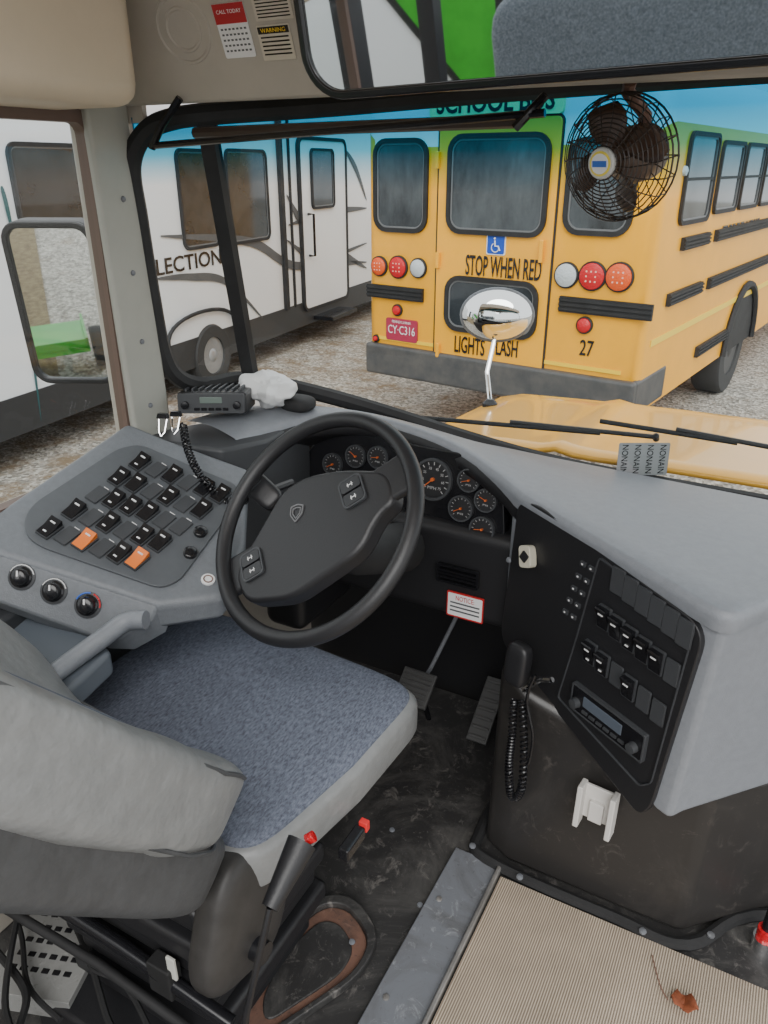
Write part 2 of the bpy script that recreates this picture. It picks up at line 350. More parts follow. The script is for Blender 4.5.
mk('door_seam',xf(RF,ring2(rr(dr[2]+.03,dr[3]+.03,.05,dr[0],dr[1]),rr(dr[2],dr[3],.04,dr[0],dr[1]),.0,.010)),BLKR,B)
RD=frame(bo-bey*.02,bex,Zu)
windowp(RD,rpx(RD,452,138,545,231),door,gl=BGLASS); windowp(RD,rpx(RD,449,283,534,331),door)
windowp(RF,rpx(RF,378,143,425,228),B,gl=BGLASS); windowp(RF,rpx(RF,571,142,632,231),B,gl=BGLASS)
for q in ((540,240,546,262),): mk('door_handle',xf(RD,gbox((rpx(RD,*q)[0],rpx(RD,*q)[1],.03),(.03,.16,.03))),YEL,door,bevel=.006)
for v in (150,250,340): mk('hinge',xf(RD,gbox((rpx(RD,437,v,441,v+20)[0],rpx(RD,437,v,441,v+20)[1],.02),(.03,.12,.03))),YEL,door,bevel=.004)
def lamp(u,v,r,mat,name='lamp'):
    a,b=loc(RF,u,v); m=RF@Matrix.Translation((a,b,0))
    mk(name,[(xf(m,lathe([(r+.008,0),(r+.008,.02),(r,.025),(r-.004,.02)],24)),BLKR),(xf(m,lathe([(r-.002,.01),(r-.004,.03),(r*.7,.042),(.002,.046)],24)),mat)]+([(xf(m,join(*[gbox((r*.36*i,r*.36*j,.042),(r*.12,r*.12,.006)) for i in (-1,0,1) for j in (-1,0,1)])),M('lens_dot',(.9,.5,.4),.4))] if r>.07 and mat is not CLR else []),None,B)
for u,v,r,mt in ((380,266,.075,AMB),(399,267,.085,RED),(419,268,.072,CLR),(567,275,.085,CLR),(593,276,.095,RED),(620,277,.095,AMB),(398,310,.042,RED),(585,325,.055,RED),(377,338,.025,RED)):
    lamp(u,v,r,mt)
def rail(M_,r,par=B):
    gs=gbox((r[0],r[1],.015),(r[2],r[3],.03))
    g2=[gbox((r[0],r[1]+k*r[3]*.3,.034),(r[2],r[3]*.16,.012)) for k in (-1,0,1)]
    mk('rub_rail',xf(M_,join(gs,*g2)),BLKR,par)
rail(RF,rpx(RF,369,286,424,299)); rail(RF,rpx(RF,560,300,654,316))
bq=rpx(RF,369,358,648,398); bz=bq[1]-.01; bh=.27
mk('rear_bumper',join(xf(MB,gbox((1.23,-.01,bz),(2.43,.09,bh))),xf(MB,gbox((2.42,.35,bz),(.06,.7,bh))),xf(MB,gbox((.04,.35,bz),(.06,.7,bh)))),BUMP,B,bevel=.03,segs=3)
mk('reflective_stripe',xf(RF,gbox((1.22,bz+bh/2+.05,.006),(2.2,.03,.006))),M('reflective_yellow',(.95,.62,.03),.4),B)
pr=rpx(RF,387,319,418,341)
mk('number_plate',[(xf(RF,prism2(rr(pr[2],pr[3],.02,pr[0],pr[1]),0,.014)),M('plate_red',(.38,.03,.07),.4)),(xf(RF,text2('CY·C316',pr[2]*.86,pr[3]*.38,pr[0],pr[1],.015)),WHT),(xf(RF,text2('PENNSYLVANIA',pr[2]*.6,pr[3]*.12,pr[0],pr[1]+pr[3]*.36,.015)),WHT)],None,B)
wr=rpx(RD,487,234,506,255)
wc=[(xf(RD,prism2(rr(wr[2],wr[3],.015,wr[0],wr[1]),0,.008)),WHT),(xf(RD,prism2(rr(wr[2]*.9,wr[3]*.9,.015,wr[0],wr[1]),.002,.010)),BLUESIGN)]
s=wr[3]*.9; X0,Y0=wr[0],wr[1]
arc=[V((X0-.02*s+.24*s*math.cos(a),Y0-.16*s+.24*s*math.sin(a),.013)) for a in [R(120+i*22) for i in range(11)]]
wc+= [(xf(RD,gtube(arc,.02*s*1.3,6)),WHT),(xf(RD,gtube([(X0-.06*s,Y0+.22*s,.013),(X0-.03*s,Y0-.08*s,.013),(X0+.17*s,Y0-.08*s,.013),(X0+.28*s,Y0-.32*s,.013)],.045*s,6)),WHT),(xf(RD@Matrix.Translation((X0-.07*s,Y0+.33*s,.01)),lathe([(.06*s,0),(.06*s,.006)],12)),WHT)]
mk('wheelchair_sign',wc,None,B)
def lett(s_,M_,u0,v0,u1,v1,mat,par,bold=.01,name='lettering'):
    r=rpx(M_,u0,v0,u1,v1); return mk(name,xf(M_,text2(s_,r[2],r[3],r[0],r[1],.006,.003,bold)),mat,par,smooth=0)
lett('STOP WHEN RED',RD,466,257,542,278,BLKG,B); lett('LIGHTS',RD,455,337,485,354,BLKG,B); lett('FLASH',RD,492,339,518,356,BLKG,B); lett('27',RF,580,340,594,356,BLKG,B)
sgn=rpx(RF,432,90,566,112)
mk('destination_sign',[(xf(RF,prism2(rr(sgn[2],sgn[3]*1.35,.03,sgn[0],sgn[1]),-.05,.03)),M('sign_yellow',(1,.85,.35),.4)),(xf(RF,text2('SCHOOL BUS',sgn[2]*.88,sgn[3],sgn[0],sgn[1],.032,.003,.02)),BLKG)],None,B)
windowp(SF,rpx(SF,685,136,712,218),B,rad=.05,fw=.03,bars=1,gl=BGLASS)
a0=loc(SF,716,170)[0]; wtop=rpx(SF,685,136,712,218)
for k in range(8): windowp(SF,(a0+.42+k*.80,wtop[1],.66,wtop[3]*.86),B,rad=.04,fw=.03,bars=1,gl=BGLASS)
for (u0,v0,u1,v1) in ((681,236,706,246),(667,285,698,302)):
    r=rpx(SF,u0,v0,u1,v1); rail(SF,(r[0],r[1],r[2],.09)); rail(SF,(r[0]+r[2]/2+.12+2.9,r[1],5.6,.09))
r=rpx(SF,667,285,698,302); mk('stripe',xf(SF,gbox((4.4,r[1]-.28,.004),(8.4,.05,.006))),M('reflect2',(.95,.66,.05),.4),B)
rail(SF,(2.0,.72,1.0,.09))
lett('STUDENT TRANSPORT',SF,722,222,757,234,BLKG,B)
def wheel(Mw,rad,w,par,hubm=WHITE):
    wv=mk('wheel',[(xf(Mw,lathe([(rad*.55,-w/2),(rad*.95,-w/2),(rad,-w/2+.03),(rad,w/2-.03),(rad*.95,w/2),(rad*.6,w/2),(rad*.58,w/2-.05)],32)),TIRE)],None,par)
    mk('wheel_rim',xf(Mw,lathe([(rad*.6,w/2-.02),(rad*.55,w/2-.06),(rad*.3,w/2-.08),(rad*.22,w/2-.02),(rad*.12,w/2)],24)),hubm,wv)
wa=loc(SF,738,330)[0]
wheel(SF@Matrix.Translation((wa,.48,-.16)),.48,.28,B,M('grimy_rim',(.07,.07,.07),.6))
arcp=[V((wa+.60*math.cos(a),.5+.62*math.sin(a),.02)) for a in [R(i*15) for i in range(13)]]
mk('wheel_arch',[(xf(SF,gtube(arcp,.035,6)),BLKR),(xf(SF,prism2([(p.x,p.y) for p in arcp],-.02,.004)),BLKR)],None,B)
mk('clearance_lamp',xf(SF@Matrix.Translation((*loc(SF,684,171),0)),lathe([(.035,0),(.03,.02),(.004,.03)],12)),CLR,B)
# ================================================================ TRAVEL TRAILER
ro=V((-5.54,6.33,GZ)); rex=V((-.112,.994,0)).normalized(); VF=frame(ro,rex,Zu)
T=thing('travel_trailer','white travel trailer with dark windows and grey swoosh decals','trailer',ro)
mk('trailer_body',xf(VF,gbox((-.2,1.95,-1.2),(13,2.94,2.4))),WHITE,T,bevel=.06)
mk('under_shadow',xf(VF,gbox((-.2,.42,-1.17),(13,.30,2.36))),M('shadow_dark',(.03,.032,.035),.5),T)  # dark box standing in for the shadow beneath the white body
for px4 in ((180,152,214,246),(228,152,266,240),(14,147,90,222)):
    windowp(VF,rpx(VF,*px4),T,rad=.06,fw=.03,bars=0)
dd=rpx(VF,300,141,344,303)
td=mk('entry_door',[(xf(VF,prism2(rr(dd[2],dd[3],.08,dd[0],dd[1]),0,.03)),WHITE),(xf(VF,ring2(rr(dd[2]+.08,dd[3]+.08,.12,dd[0],dd[1]),rr(dd[2],dd[3],.08,dd[0],dd[1]),0,.045)),BLKR)],None,T)
windowp(frame(ro+V((.994,.112,0))*.035,rex,Zu),rpx(VF,309,151,330,206),td,rad=.05,fw=.03)
hx,hy=loc(VF,306,235); mk('grab_handle',xf(VF,gtube([(hx,hy+.25,.04),(hx,hy+.25,.12),(hx,hy-.25,.12),(hx,hy-.25,.04)],.018,6)),BLKG,td)
mk('door_step',xf(VF,gbox((dd[0],.33,.15),(.8,.05,.3))),BLKG,T)
sl=rpx(VF,276,120,286,318); mk('slide_out_trim',xf(VF,gbox((sl[0],1.9,.02),(.08,2.7,.05))),BLKR,T)
sl=rpx(VF,268,120,272,318); mk('slide_out_trim',xf(VF,gbox((sl[0]+.5,1.9,.0),(.03,2.7,.05))),BLKR,T)
GD=M('decal_grey',(.085,.09,.095),.5); TEAL=M('decal_teal',(.02,.10,.11),.4)
def swoosh(pts,w,mat,n=3):
    P=sm([V((*loc(VF,*p),.010)) for p in pts],8)
    L_=[];U=[]
    for i,p in enumerate(P):
        k=math.sin(math.pi*min(1,max(0,i/(len(P)-1))))*w+.006; L_.append(p-V((0,k,0)));U.append(p+V((0,k,0)))
    mk('decal',xf(VF,grid([L_,U])),mat,T,smooth=0,solid=.004)
swoosh([(286,195),(310,232),(366,268)],.075,GD); swoosh([(160,236),(250,242),(300,266),(366,243)],.05,GD); swoosh([(288,225),(330,212),(366,208)],.04,GD)
swoosh([(155,279),(190,277),(226,282),(262,318)],.035,GD); swoosh([(286,240),(320,262),(366,262)],.04,GD)
swoosh([(0,190),(18,260),(40,420)],.24,TEAL); swoosh([(345,150),(356,170),(366,200)],.05,GD)
lett('LECTION',VF,155,254,221,270,BLKG,T,.012)
wq=loc(VF,213,362); wheel(VF@Matrix.Translation((wq[0],.33,-.08)),.33,.22,T,M('rim_grey',(.35,.36,.37),.4,.4))
af=[V((wq[0]-.15+.62*math.cos(a),.52+.30*abs(math.sin(a))**.6,.03)) for a in [R(i*12) for i in range(16)]]
mk('fender_trim',xf(VF,gtube(af,.02,6)),BLKR,T)
# green and white box trailer seen in the mirrors
G_=thing('box_trailer','green and white box trailer parked on dry grass','trailer',(-4.1,-5.7,GZ))
GREEN=M('bright_green',(.05,.42,.035),.35,ns=3,na=.25)
gm=Matrix.Translation((-4.1,-5.7,GZ))@Matrix.Rotation(R(62),4,'Z')
mk('box_body',xf(gm,gbox((0,0,1.75),(2.2,2.9,2.4))),WHITE,G_,bevel=.04)
gf=gm@frame(V((1.105,0,0)),V((0,1,0)),Zu)
mk('green_band',xf(gf,join(prism2([(-1.42,.6),(-.75,.6),(.9,2.93),(.0,2.93)],0,.015),prism2([(.35,.6),(.95,.6),(1.42,1.3),(1.42,2.1)],0,.015),prism2([(-1.42,1.9),(-.7,2.93),(-1.42,2.93)],0,.015))),GREEN,G_)
mk('black_band',xf(gf,join(prism2([(-.75,.6),(-.68,.6),(.97,2.93),(.9,2.93)],0,.016),gbox((0,.62,.01),(2.85,.14,.03)))),BLKR,G_)
for y in (-.5,.5): wheel(gm@Matrix.Translation((1.02,y,.36))@Matrix.Rotation(R(90),4,'Y'),.36,.2,G_)
ux_,uy_=-2.02,-2.65
UT=thing('green_car_standin','low green stand-in for a parked car on the grass','trailer',(ux_,uy_,GZ))  # unseen stand-in for a green car, added for the side mirror's reflection
mk('flat_deck',gbox((ux_,uy_,GZ+.26),(.6,.6,.06)),GREEN,UT,bevel=.01)
mk('side_board',join(gbox((ux_,uy_+.29,GZ+.30),(.6,.02,.08)),gbox((ux_-.29,uy_,GZ+.30),(.02,.6,.08)),gbox((ux_+.29,uy_,GZ+.30),(.02,.6,.08))),GREEN,UT)
for x in (-.37,.37): wheel(Matrix.Translation((ux_+x,uy_,GZ+.16))@Matrix.Rotation(R(90),4,'Y'),.16,.10,UT)
SEATV=M('blue_grey_vinyl',(.26,.30,.345),.5,ns=130,col2=(.09,.11,.135))
for k in range(3):
    y=-1.15-.72*k
    ps=thing('passenger_seat','high-backed blue-grey vinyl passenger bench','bench seat',(-.62,y,0),group='passenger benches along the side wall')
    mk('seat_back',sq(Matrix.Translation((-.62,y,.94))@Matrix.Rotation(R(-8),4,'X'),.58,.06,.42,.25,.25,32,14),SEATV,ps,smooth=80)
    mk('seat_bench',sq(Matrix.Translation((-.62,y-.28,.47)),.58,.21,.07,.3,.3,32,14),SEATV,ps,smooth=80)
    mk('leg_frame',join(gbox((-.20,y-.2,.21),(.03,.35,.42)),gbox((-1.1,y-.2,.21),(.03,.35,.42))),BLKG,ps)
# ================================================================ HOOD, WIPERS, CROSSVIEW MIRROR
def hz(x,y):
    e=max(0,abs(x)-.86); return .815-.08*(y-1.8)-.03*x*x-3.2*e*e-(max(0,y-2.6)**2)*1.0
hrows=[[V((x/20*1.02,1.90+j*.08,hz(x/20*1.02,1.90+j*.08)+(.015*math.exp(-((abs(x/20*1.02)-.5)/.03)**2)))) for x in range(-20,21)] for j in range(15)]
mk('hood',grid(hrows),YEL2,label='yellow bus hood beyond the windshield',cat='hood',solid=.015)
def wiper(a,b):
    e=thing('windshield_wiper','black wiper arm and blade resting on the windshield base','wiper',a)
    mk('wiper_arm',gtube([a,a.lerp(b,.55)+V((0,0,.008))],.006,6),BLK,e)
    mk('wiper_blade',gtube([a.lerp(b,.2)+V((0,-.005,0)),b],.006,6),BLKR,e)
    mk('pivot',xf(nframe(a,(0,-1,1)),lathe([(.008,-.01),(.008,.006),(.004,.01)],12)),BLK,e)
wiper(HY(775,448,1.85),HY(600,421,1.82)); wiper(HY(656,437,1.84),HY(402,416,1.74))
cm=EYE+ray(497,315)*2.62
C=thing('crossview_mirror','round convex chrome mirror on a stalk on the hood','mirror',V((cm.x,cm.y,.78)))
nb=(EYE-cm).normalized(); mf=nframe(cm,nb)
mk('mirror_bowl',sq(mf@Matrix.Translation((0,0,-.01)),.122,.086,.055,1,1),CHROME,C)
mk('mirror_rim',xf(mf,gtube([V((.124*math.cos(a),.088*math.sin(a),-.01)) for a in [R(i*10) for i in range(36)]],.005,6,True)),STEEL,C)
mk('stalk',gtube([cm+V((0,0,-.06)),EYE+ray(487,372)*2.62,EYE+ray(490,402)*2.62],.008,8),CHROME,C)
mk('mount_foot',xf(nframe(EYE+ray(490,403)*2.62,(0,0,1),(0,1,0)),lathe([(.026,-.02),(.026,0),(.012,.015)],14)),BLKG,C)
sk=frame(HY(643,459,1.80),CR,V((0,.1,1)))
mk('windshield_sticker',[(xf(sk,prism2(rr(.122,.080,.004),0,.001)),M('sticker_grey',(.30,.31,.32),.5))]+[(xf(sk@Matrix.Translation((-.045+i*.030,0,0))@Matrix.Rotation(R(-90),4,'Z'),text2('NONAIN',.070,.015,0,0,.0015,.0005)),BLKG) for i in range(4)],None,label='grey printed sticker with black letters on the glass',cat='sticker')
# ================================================================ OUTSIDE MIRROR
om=EYE+ray(63,306)*2.1; ofr=nframe(om,(.48,-1,-.10))
O=thing('side_mirror','black framed rectangular mirror outside the driver window','mirror',om-V((0,0,.25)))
mk('mirror_housing',[(xf(ofr,prism2(rr(.25,.445,.05),-.06,.0)),BLK),(xf(ofr,ring2(rr(.25,.445,.05),rr(.215,.41,.035),-.002,.014)),BLK)],None,O,bevel=.005)
mk('mirror_pane',xf(ofr,prism2(rr(.215,.41,.035),0,.004)),MIRR,O)
mk('mirror_arm',gtube([ofr@V((.12,-.06,-.03)),V((-1.34,1.21,1.14))],.012,8),BLK,O)
mk('mirror_arm',gtube([ofr@V((.12,.12,-.03)),V((-1.34,1.21,1.30))],.012,8),BLK,O)
# ================================================================ SIDE CONSOLE
pn=V((.42,-.225,1)).normalized(); po=V((-1.2,.82,.906))
PF=frame(po,V((1,0,-.42)),V((0,1,.225)))
S=thing('side_console','grey driver side console with rows of rocker switches','console',(-1.1,.9,.4))
top=[V((-1.245,1.13,0)),V((-1.245,.70,0))]
for p in top: p.z=po.z-.42*(p.x-po.x)+.225*(p.y-po.y)
def hp_(u,v): return hit(u,v,po,pn)
poly=[top[0],hp_(165,437),hp_(250,468),hp_(246,545),hp_(226,596),hp_(158,606),top[1]]
bots=[V((p.x,p.y,.78)) if i in (0,6) else V((p.x-.01,p.y,p.z-.055)) for i,p in enumerate(poly)]
mk('console_housing',ppoly(poly,bots),GRY2,S,bevel=.014,segs=4)
mk('console_pedestal',gbox((-1.20,.90,.40),(.09,.42,.72)),DGR,S,bevel=.01)
ka,kb_,kc=V((-1.173,.732,.874)),V((-.925,.83,.793)),V((-.977,.765,.741)); kn=(kb_-ka).cross(kc-ka).normalized()
if kn.z<0: kn=-kn
def hk(u,v): return hit(u,v,ka,kn)
kp=[hk(-40,541),hk(158,605),hk(152,620),hk(120,638),hk(95,637),hk(-40,588)]
mk('knob_ledge',ppoly(kp,[p-V((0,-.03,.045)) for p in kp]),GRY2,S,bevel=.006,segs=3)
lt=[HZ(-60,570,.745),HZ(95,637,.735),HZ(112,650,.73),HZ(70,690,.70),HZ(20,720,.69),HZ(-60,690,.70)]
lt=[V((max(p.x,-1.245),p.y,p.z)) for p in lt]
mk('lower_tray',ppoly(lt,[p-V((0,0,.05)) for p in lt]),M('tray_gray',(.12,.14,.165),.45),S,bevel=.010,segs=3)
mk('arm_handle',gtube(sm([HZ(146,620,.77),HZ(125,622,.765),HZ(100,640,.75),HZ(75,658,.735),HZ(40,684,.72),HZ(10,704,.715)],6),.017,12),GRY,S)
pts=[loc(PF,*p) for p in ((24,520),(34,505),(118,450),(140,446),(236,486),(240,500),(180,582),(160,590),(40,548),(26,537))]
mk('switch_plate',xf(PF,prism2(rpoly(pts,.02),0,.006)),PLATE,S,bevel=.002)
def rocker(Mx,a,b,ang,w,h,kind,par,name='rocker_switch'):
    m=Mx@Matrix.Translation((a,b,.006))@Matrix.Rotation(ang,4,'Z')
    if kind=='blank':
        return mk('blank_cover',xf(m,join(prism2(rr(w*1.12,h*1.05,.003),0,.0035),ring2(rr(w*1.2,h*1.1,.003),rr(w*1.12,h*1.05,.003),0,.002))),DGR,par,bevel=.001)
    pr_=[(-h/2,.001),(-h/2,.006),(-h*.02,.009),(h*.45,.018),(h/2,.016),(h/2,.001)]
    v=[V((-w/2,y,z)) for y,z in pr_]+[V((w/2,y,z)) for y,z in pr_]
    g=[((v,prism2([(0,0)]*6,0,1)[1]),ORNG if kind=='orange' else BLKG),(ring2(rr(w*1.22,h*1.10,.003),rr(w,h,.002),0,.005),DGR)]
    g.append((gbox((0,h*.22,.0142),(w*.45,.0028,.002)),WHT))
    if random.random()<.5: g.append((gbox((0,-h*.3,.0085),(w*.3,.003,.001)),WHT))
    return mk(name,[(xf(m,q),mm) for q,mm in g],None,par,smooth=30)
c00,c05,c40,c45=[V(loc(PF,*p)) for p in ((50,532),(137,563),(140,466),(220,498))]
ang=math.atan2(*( (c40-c00).y,(c40-c00).x))-math.pi/2
pat=["r.O.rO.","r.r.rr.",".rrr..r","rr.r.r.","r.r.rr."]
for i in range(5):
    for j in range(6):
        q=c00.lerp(c05,j/5).lerp(c40.lerp(c45,j/5),i/4)
        k={'r':'r','.':'blank','O':'orange'}[pat[i][j]]
        rocker(PF,q.x,q.y,ang,.024,.039,k,S)
        lbl=q+V((math.cos(ang+math.pi/2),math.sin(ang+math.pi/2)))*.0245
        mk('switch_label',xf(PF@Matrix.Translation((lbl.x,lbl.y,.0062))@Matrix.Rotation(ang,4,'Z'),gbox((0,0,0),(.012,.0014,.0006))),WHT,S,smooth=0)
for (u,v) in ((22,577),(54,591),(88,605)):
    p=hk(u,v); m=nframe(p,kn)
    kb=mk('rotary_knob',xf(m,lathe([(.019,0),(.019,.006),(.016,.008),(.014,.018),(.011,.020),(.002,.020)],24)),BLKG,S)
    mk('pointer_mark',xf(m,gbox((0,.006,.0205),(.003,.010,.002))),WHT,kb)
    mk('dial_ring',[(xf(m,lathe([(.024,0),(.024,.002),(.020,.003)],24)),DGR)]+([(xf(m,gtube([V((.022*math.cos(a),.022*math.sin(a),.003)) for a in [R(150-15*i) for i in range(6)]],.0016,5)),M('dial_blue',(.05,.15,.6),.5)),(xf(m,gtube([V((.022*math.cos(a),.022*math.sin(a),.003)) for a in [R(60-15*i) for i in range(6)]],.0016,5)),RED)] if u==88 else [(xf(m,gtube([V((.022*math.cos(a),.022*math.sin(a),.003)) for a in [R(150-20*i) for i in range(8)]],.0010,5)),WHT)]),None,kb)
p=hp_(208,580); mk('round_badge',[(xf(nframe(p,pn),lathe([(.013,0),(.013,.003)],20)),WHT),(xf(nframe(p+pn*.001,pn),gtube([V((.008*math.cos(a),.008*math.sin(a),.003)) for a in [R(20*i) for i in range(18)]],.0012,5,True)),RUST)],None,S)
for (u,v) in ((200,535),(190,556)):
    p=hp_(u,v)+pn*.006; mk('round_switch',xf(nframe(p,pn),lathe([(.013,0),(.013,.008),(.010,.010),(.002,.010)],16)),BLKG,S)
# ================================================================ DASHBOARD
D=thing('dashboard','grey and black bus dashboard with gauges and angled switch wing','dashboard',(-.5,1.5,0))
NA=sm([(-1.06,1.26,.945),(-1.03,1.36,.953),(-.98,1.45,.96),(-.88,1.505,.962),(-.77,1.515,.953),(-.64,1.505,.932),(-.52,1.455,.908),(-.43,1.395,.892)],6)
cA=V((-.036,1.159,.868)); cB=V((.014,1.180,.866)); cC=V((-.004,1.136,.867))
NB=[V((-.43,1.395,.892)).lerp(cA,i/8) for i in range(1,9)]+[cA*(1-t)**2+cC*2*t*(1-t)+cB*t*t for t in (.2,.4,.6,.8,1)]+[cB.lerp(V((.16,1.42,.86)),t) for t in (.33,.66,1)]
ns_=NA+NB
FA=sm([(-1.20,1.26,.965),(-1.17,1.38,.965),(-1.10,1.50,.955),(-1.0,1.58,.93),(-.85,1.65,.90),(-.7,1.69,.875),(-.58,1.72,.86),(-.48,1.74,.848)],6)
FB=[V((-.48,1.74,.848)).lerp(V((.05,1.77,.822)),i/8) for i in range(1,9)]+[V((.05+.03*i,1.77,.822)) for i in range(1,6)]+[V((.2+.05*i,1.77,.822)) for i in range(1,4)]
fs_=FA+FB
def outw(i):
    a=ns_[max(i-1,0)];b=ns_[min(i+1,len(ns_)-1)];d=(b-a); d.z=0; d.normalize(); return V((d.y,-d.x,0))
ow=[outw(i) for i in range(len(ns_))]
rows=[[p+V((0,0,dz))+o*dd_ for p,o in zip(ns_,ow)] for dz,dd_ in ((-.040,.006),(-.018,.010),(-.010,.009),(-.003,.004))]
for t in range(0,11):
    rows.append([a.lerp(b,t/10)+V((0,0,.010*math.sin(math.pi*t/10))) for a,b in zip(ns_,fs_)])
mk('dash_top',grid(rows),GRY,D,smooth=60)
sh=[(-1.24,1.14,.955),(-1.05,1.20,.94),(-1.0,1.30,.94),(-1.02,1.5,.94),(-1.16,1.42,.94),(-1.23,1.25,.95)]
mk('corner_shelf',ppoly(sh,[V((p[0],p[1],.6)) for p in sh]),DGR,D,bevel=.01)
NBr=43
def tp(i): return min(1,(NBr-i)/9+.05)
br_rows=[]
for dz,oo,yy in ((-.010,.006,0),(-.026,.014,0),(-.046,.014,0),(-.062,.002,.02),(-.095,-.02,.06)):
    br_rows.append([ns_[i]+V((0,yy*tp(i),dz-.02*(1-tp(i))))+ow[i]*(oo*tp(i)+.001) for i in range(NBr)])
mk('cluster_brow',grid(br_rows),BLK,D,smooth=80)
mk('cluster_housing',join(gbox((-.74,1.62,.68),(.60,.20,.34)),gbox((-.70,1.54,.64),(.56,.22,.24)),gbox((-1.0,1.44,.60),(.12,.26,.34))),BLK,D,bevel=.03,segs=4)
CFm=frame(V((-.68,1.475,.83)),V((1,-.06,0)),V((0,.17,.985)))
cp=[loc(CFm,*p) for p in ((296,475),(312,444),(335,433),(370,430),(420,446),(470,455),(503,478),(505,545),(440,560),(306,560))]
mk('cluster_panel',xf(CFm,prism2(rpoly(cp,.03),-.03,0)),BLKG,D,bevel=.003)
NEED=M('needle_orange',(.65,.14,.03),.5); DIAL=M('dial_black',(.02,.02,.022),.5); DMK=M('dial_mark_grey',(.42,.42,.42),.5)
def gauge(u,v,r,na):
    a,b=loc(CFm,u,v); m=CFm@Matrix.Translation((a,b,.001))
    c30=[R(i*12) for i in range(30)]
    g=mk('gauge',[(xf(m,lathe([(r*.99,0),(r*.99,.004)],32)),DIAL),(xf(m,ring2([(r*1.12*math.cos(t),r*1.12*math.sin(t)) for t in c30],[(r*.98*math.cos(t),r*.98*math.sin(t)) for t in c30],0,.01)),DGR)],None,D)
    tk=[]
    for i in range(13):
        t=R(225-i*22.5); tk.append(xf(Matrix.Rotation(t,4,'Z'),gbox((r*.84,0,.0055),(r*.16,r*.045,.001))))
    tk.append(text2('MPH' if r>.03 else 'PSI',r*.5,r*.16,0,-r*.45,.005,.001))
    if r>.03:
        for i,s_ in enumerate(('5','15','25','35','45','55','65','75')):
            t=R(225-i*38.5); tk.append(text2(s_,r*.17,r*.14,r*.6*math.cos(t),r*.6*math.sin(t),.005,.001))
    mk('dial_marking',xf(m,join(*tk)),DMK,g,smooth=0)
    mk('needle',xf(m@Matrix.Rotation(R(na),4,'Z'),join(gbox((r*.35,0,.008),(r*.7,r*.05,.0015)),lathe([(r*.10,.004),(r*.10,.010)],12))),NEED,g)
for q in ((434,479,.044,225),(470,480,.024,200),(487,500,.024,160),(462,508,.027,210),(483,529,.027,190),(357,456,.025,150),(334,464,.025,210),(379,457,.024,190),(342,490,.035,225)): gauge(*q)
LP=frame(V((-.55,1.425,.65)),V((1,0,0)),V((0,0,1)))
lr=rpx(LP,447,594,484,619)
mk('notice_label',[(xf(LP,prism2(rr(lr[2],lr[3],.003,lr[0],lr[1]),0,.003)),M('label_redframe',(.5,.02,.02),.5)),(xf(LP,prism2(rr(lr[2]*.93,lr[3]*.88,.003,lr[0],lr[1]),.001,.0036)),WHT),(xf(LP,text2('NOTICE:',lr[2]*.5,lr[3]*.18,lr[0],lr[1]+lr[3]*.28,.0037)),M('label_red',(.5,.02,.02),.5))]+[(xf(LP,gbox((lr[0],lr[1]+lr[3]*(.08-.16*i),.0038),(lr[2]*.8,lr[3]*.06,.0006))),GD) for i in range(3)],None,D)
vr=rpx(LP,440,568,478,582)
mk('air_vent',xf(LP,join(*[gbox((vr[0],vr[1]+k*.008,.004),(vr[2],.004,.012)) for k in range(-1,2)],ring2(rr(vr[2]+.01,vr[3]+.01,.005,vr[0],vr[1]),rr(vr[2],vr[3],.003,vr[0],vr[1]),0,.010))),BLKG,D)
WB=[(-.46,1.42,.52,.86,0),(-.42,1.39,.52,.86,0),(-.036,1.161,.405,.85,-.022),(-.008,1.152,.400,.85,-.024),(.014,1.180,.403,.85,-.026),(.12,1.31,.43,.85,0),(.35,1.77,.5,.82,0),(-.46,1.77,.52,.82,0)]
mk('switch_wing',ppoly([V((x,y,t)) for x,y,b,t,k in WB],[V((x+k,y-k*.5,b)) for x,y,b,t,k in WB]),GRY,D,bevel=.012,segs=4)
WFm=frame(V((-.42,1.39,.885)),V((.4,-.24,0)),Zu)
wp=[loc(WFm,*p) for p in ((522,500),(540,503),(699,620),(706,640),(654,806),(642,814),(508,645),(504,630))]
mk('wing_panel',xf(WFm,prism2(rpoly(wp,.025),-.01,.010)),BLK,D,bevel=.003)
WP=WFm@Matrix.Translation((0,0,.010))
ip=[loc(WP,*p) for p in ((600,556),(696,628),(652,784),(640,786),(558,697),(576,640))]
mk('panel_inset',xf(WP,ring2(rpoly(ip,.01),[ (V(q)*.985+V((sum(a for a,b in ip)/6,sum(b for a,b in ip)/6))*.015)[:] for q in rpoly(ip,.01)],0,.004)),DGR,D)
def row(p0,p1,n,w,h,kinds,M_=WP):
    a,b=V(loc(M_,*p0)),V(loc(M_,*p1))
    for i in range(n):
        q=a.lerp(b,i/(n-1)); rocker(M_@Matrix.Translation((0,0,-.004)),q.x,q.y,0,w,h,kinds[i],D)
row((619,581),(686,633),6,.026,.048,['blank']*6)
row((606,617),(673,672),6,.025,.044,['r','r','r','r','r','blank'])
row((592,652),(659,712),6,.025,.044,['r','r','blank','r','blank','blank'])
for i in range(5):
    for j in range(2):
        a,b=V(loc(WP,588,566)),V(loc(WP,570,614)); q=a.lerp(b,i/4); q2=q+V((.022*j-.011,0))
        mk('push_button',[(xf(WP,prism2(rr(.014,.010,.002,q2.x,q2.y),0,.004)),DGR),(xf(WP,gbox((q2.x,q2.y,.0045),(.004,.003,.0006))),WHT)],None,D)
a,b=V(loc(WP,572,684)),V(loc(WP,650,760)); cc=(a+b)/2
HM=WP@Matrix.Translation((cc.x,cc.y+.002,0))
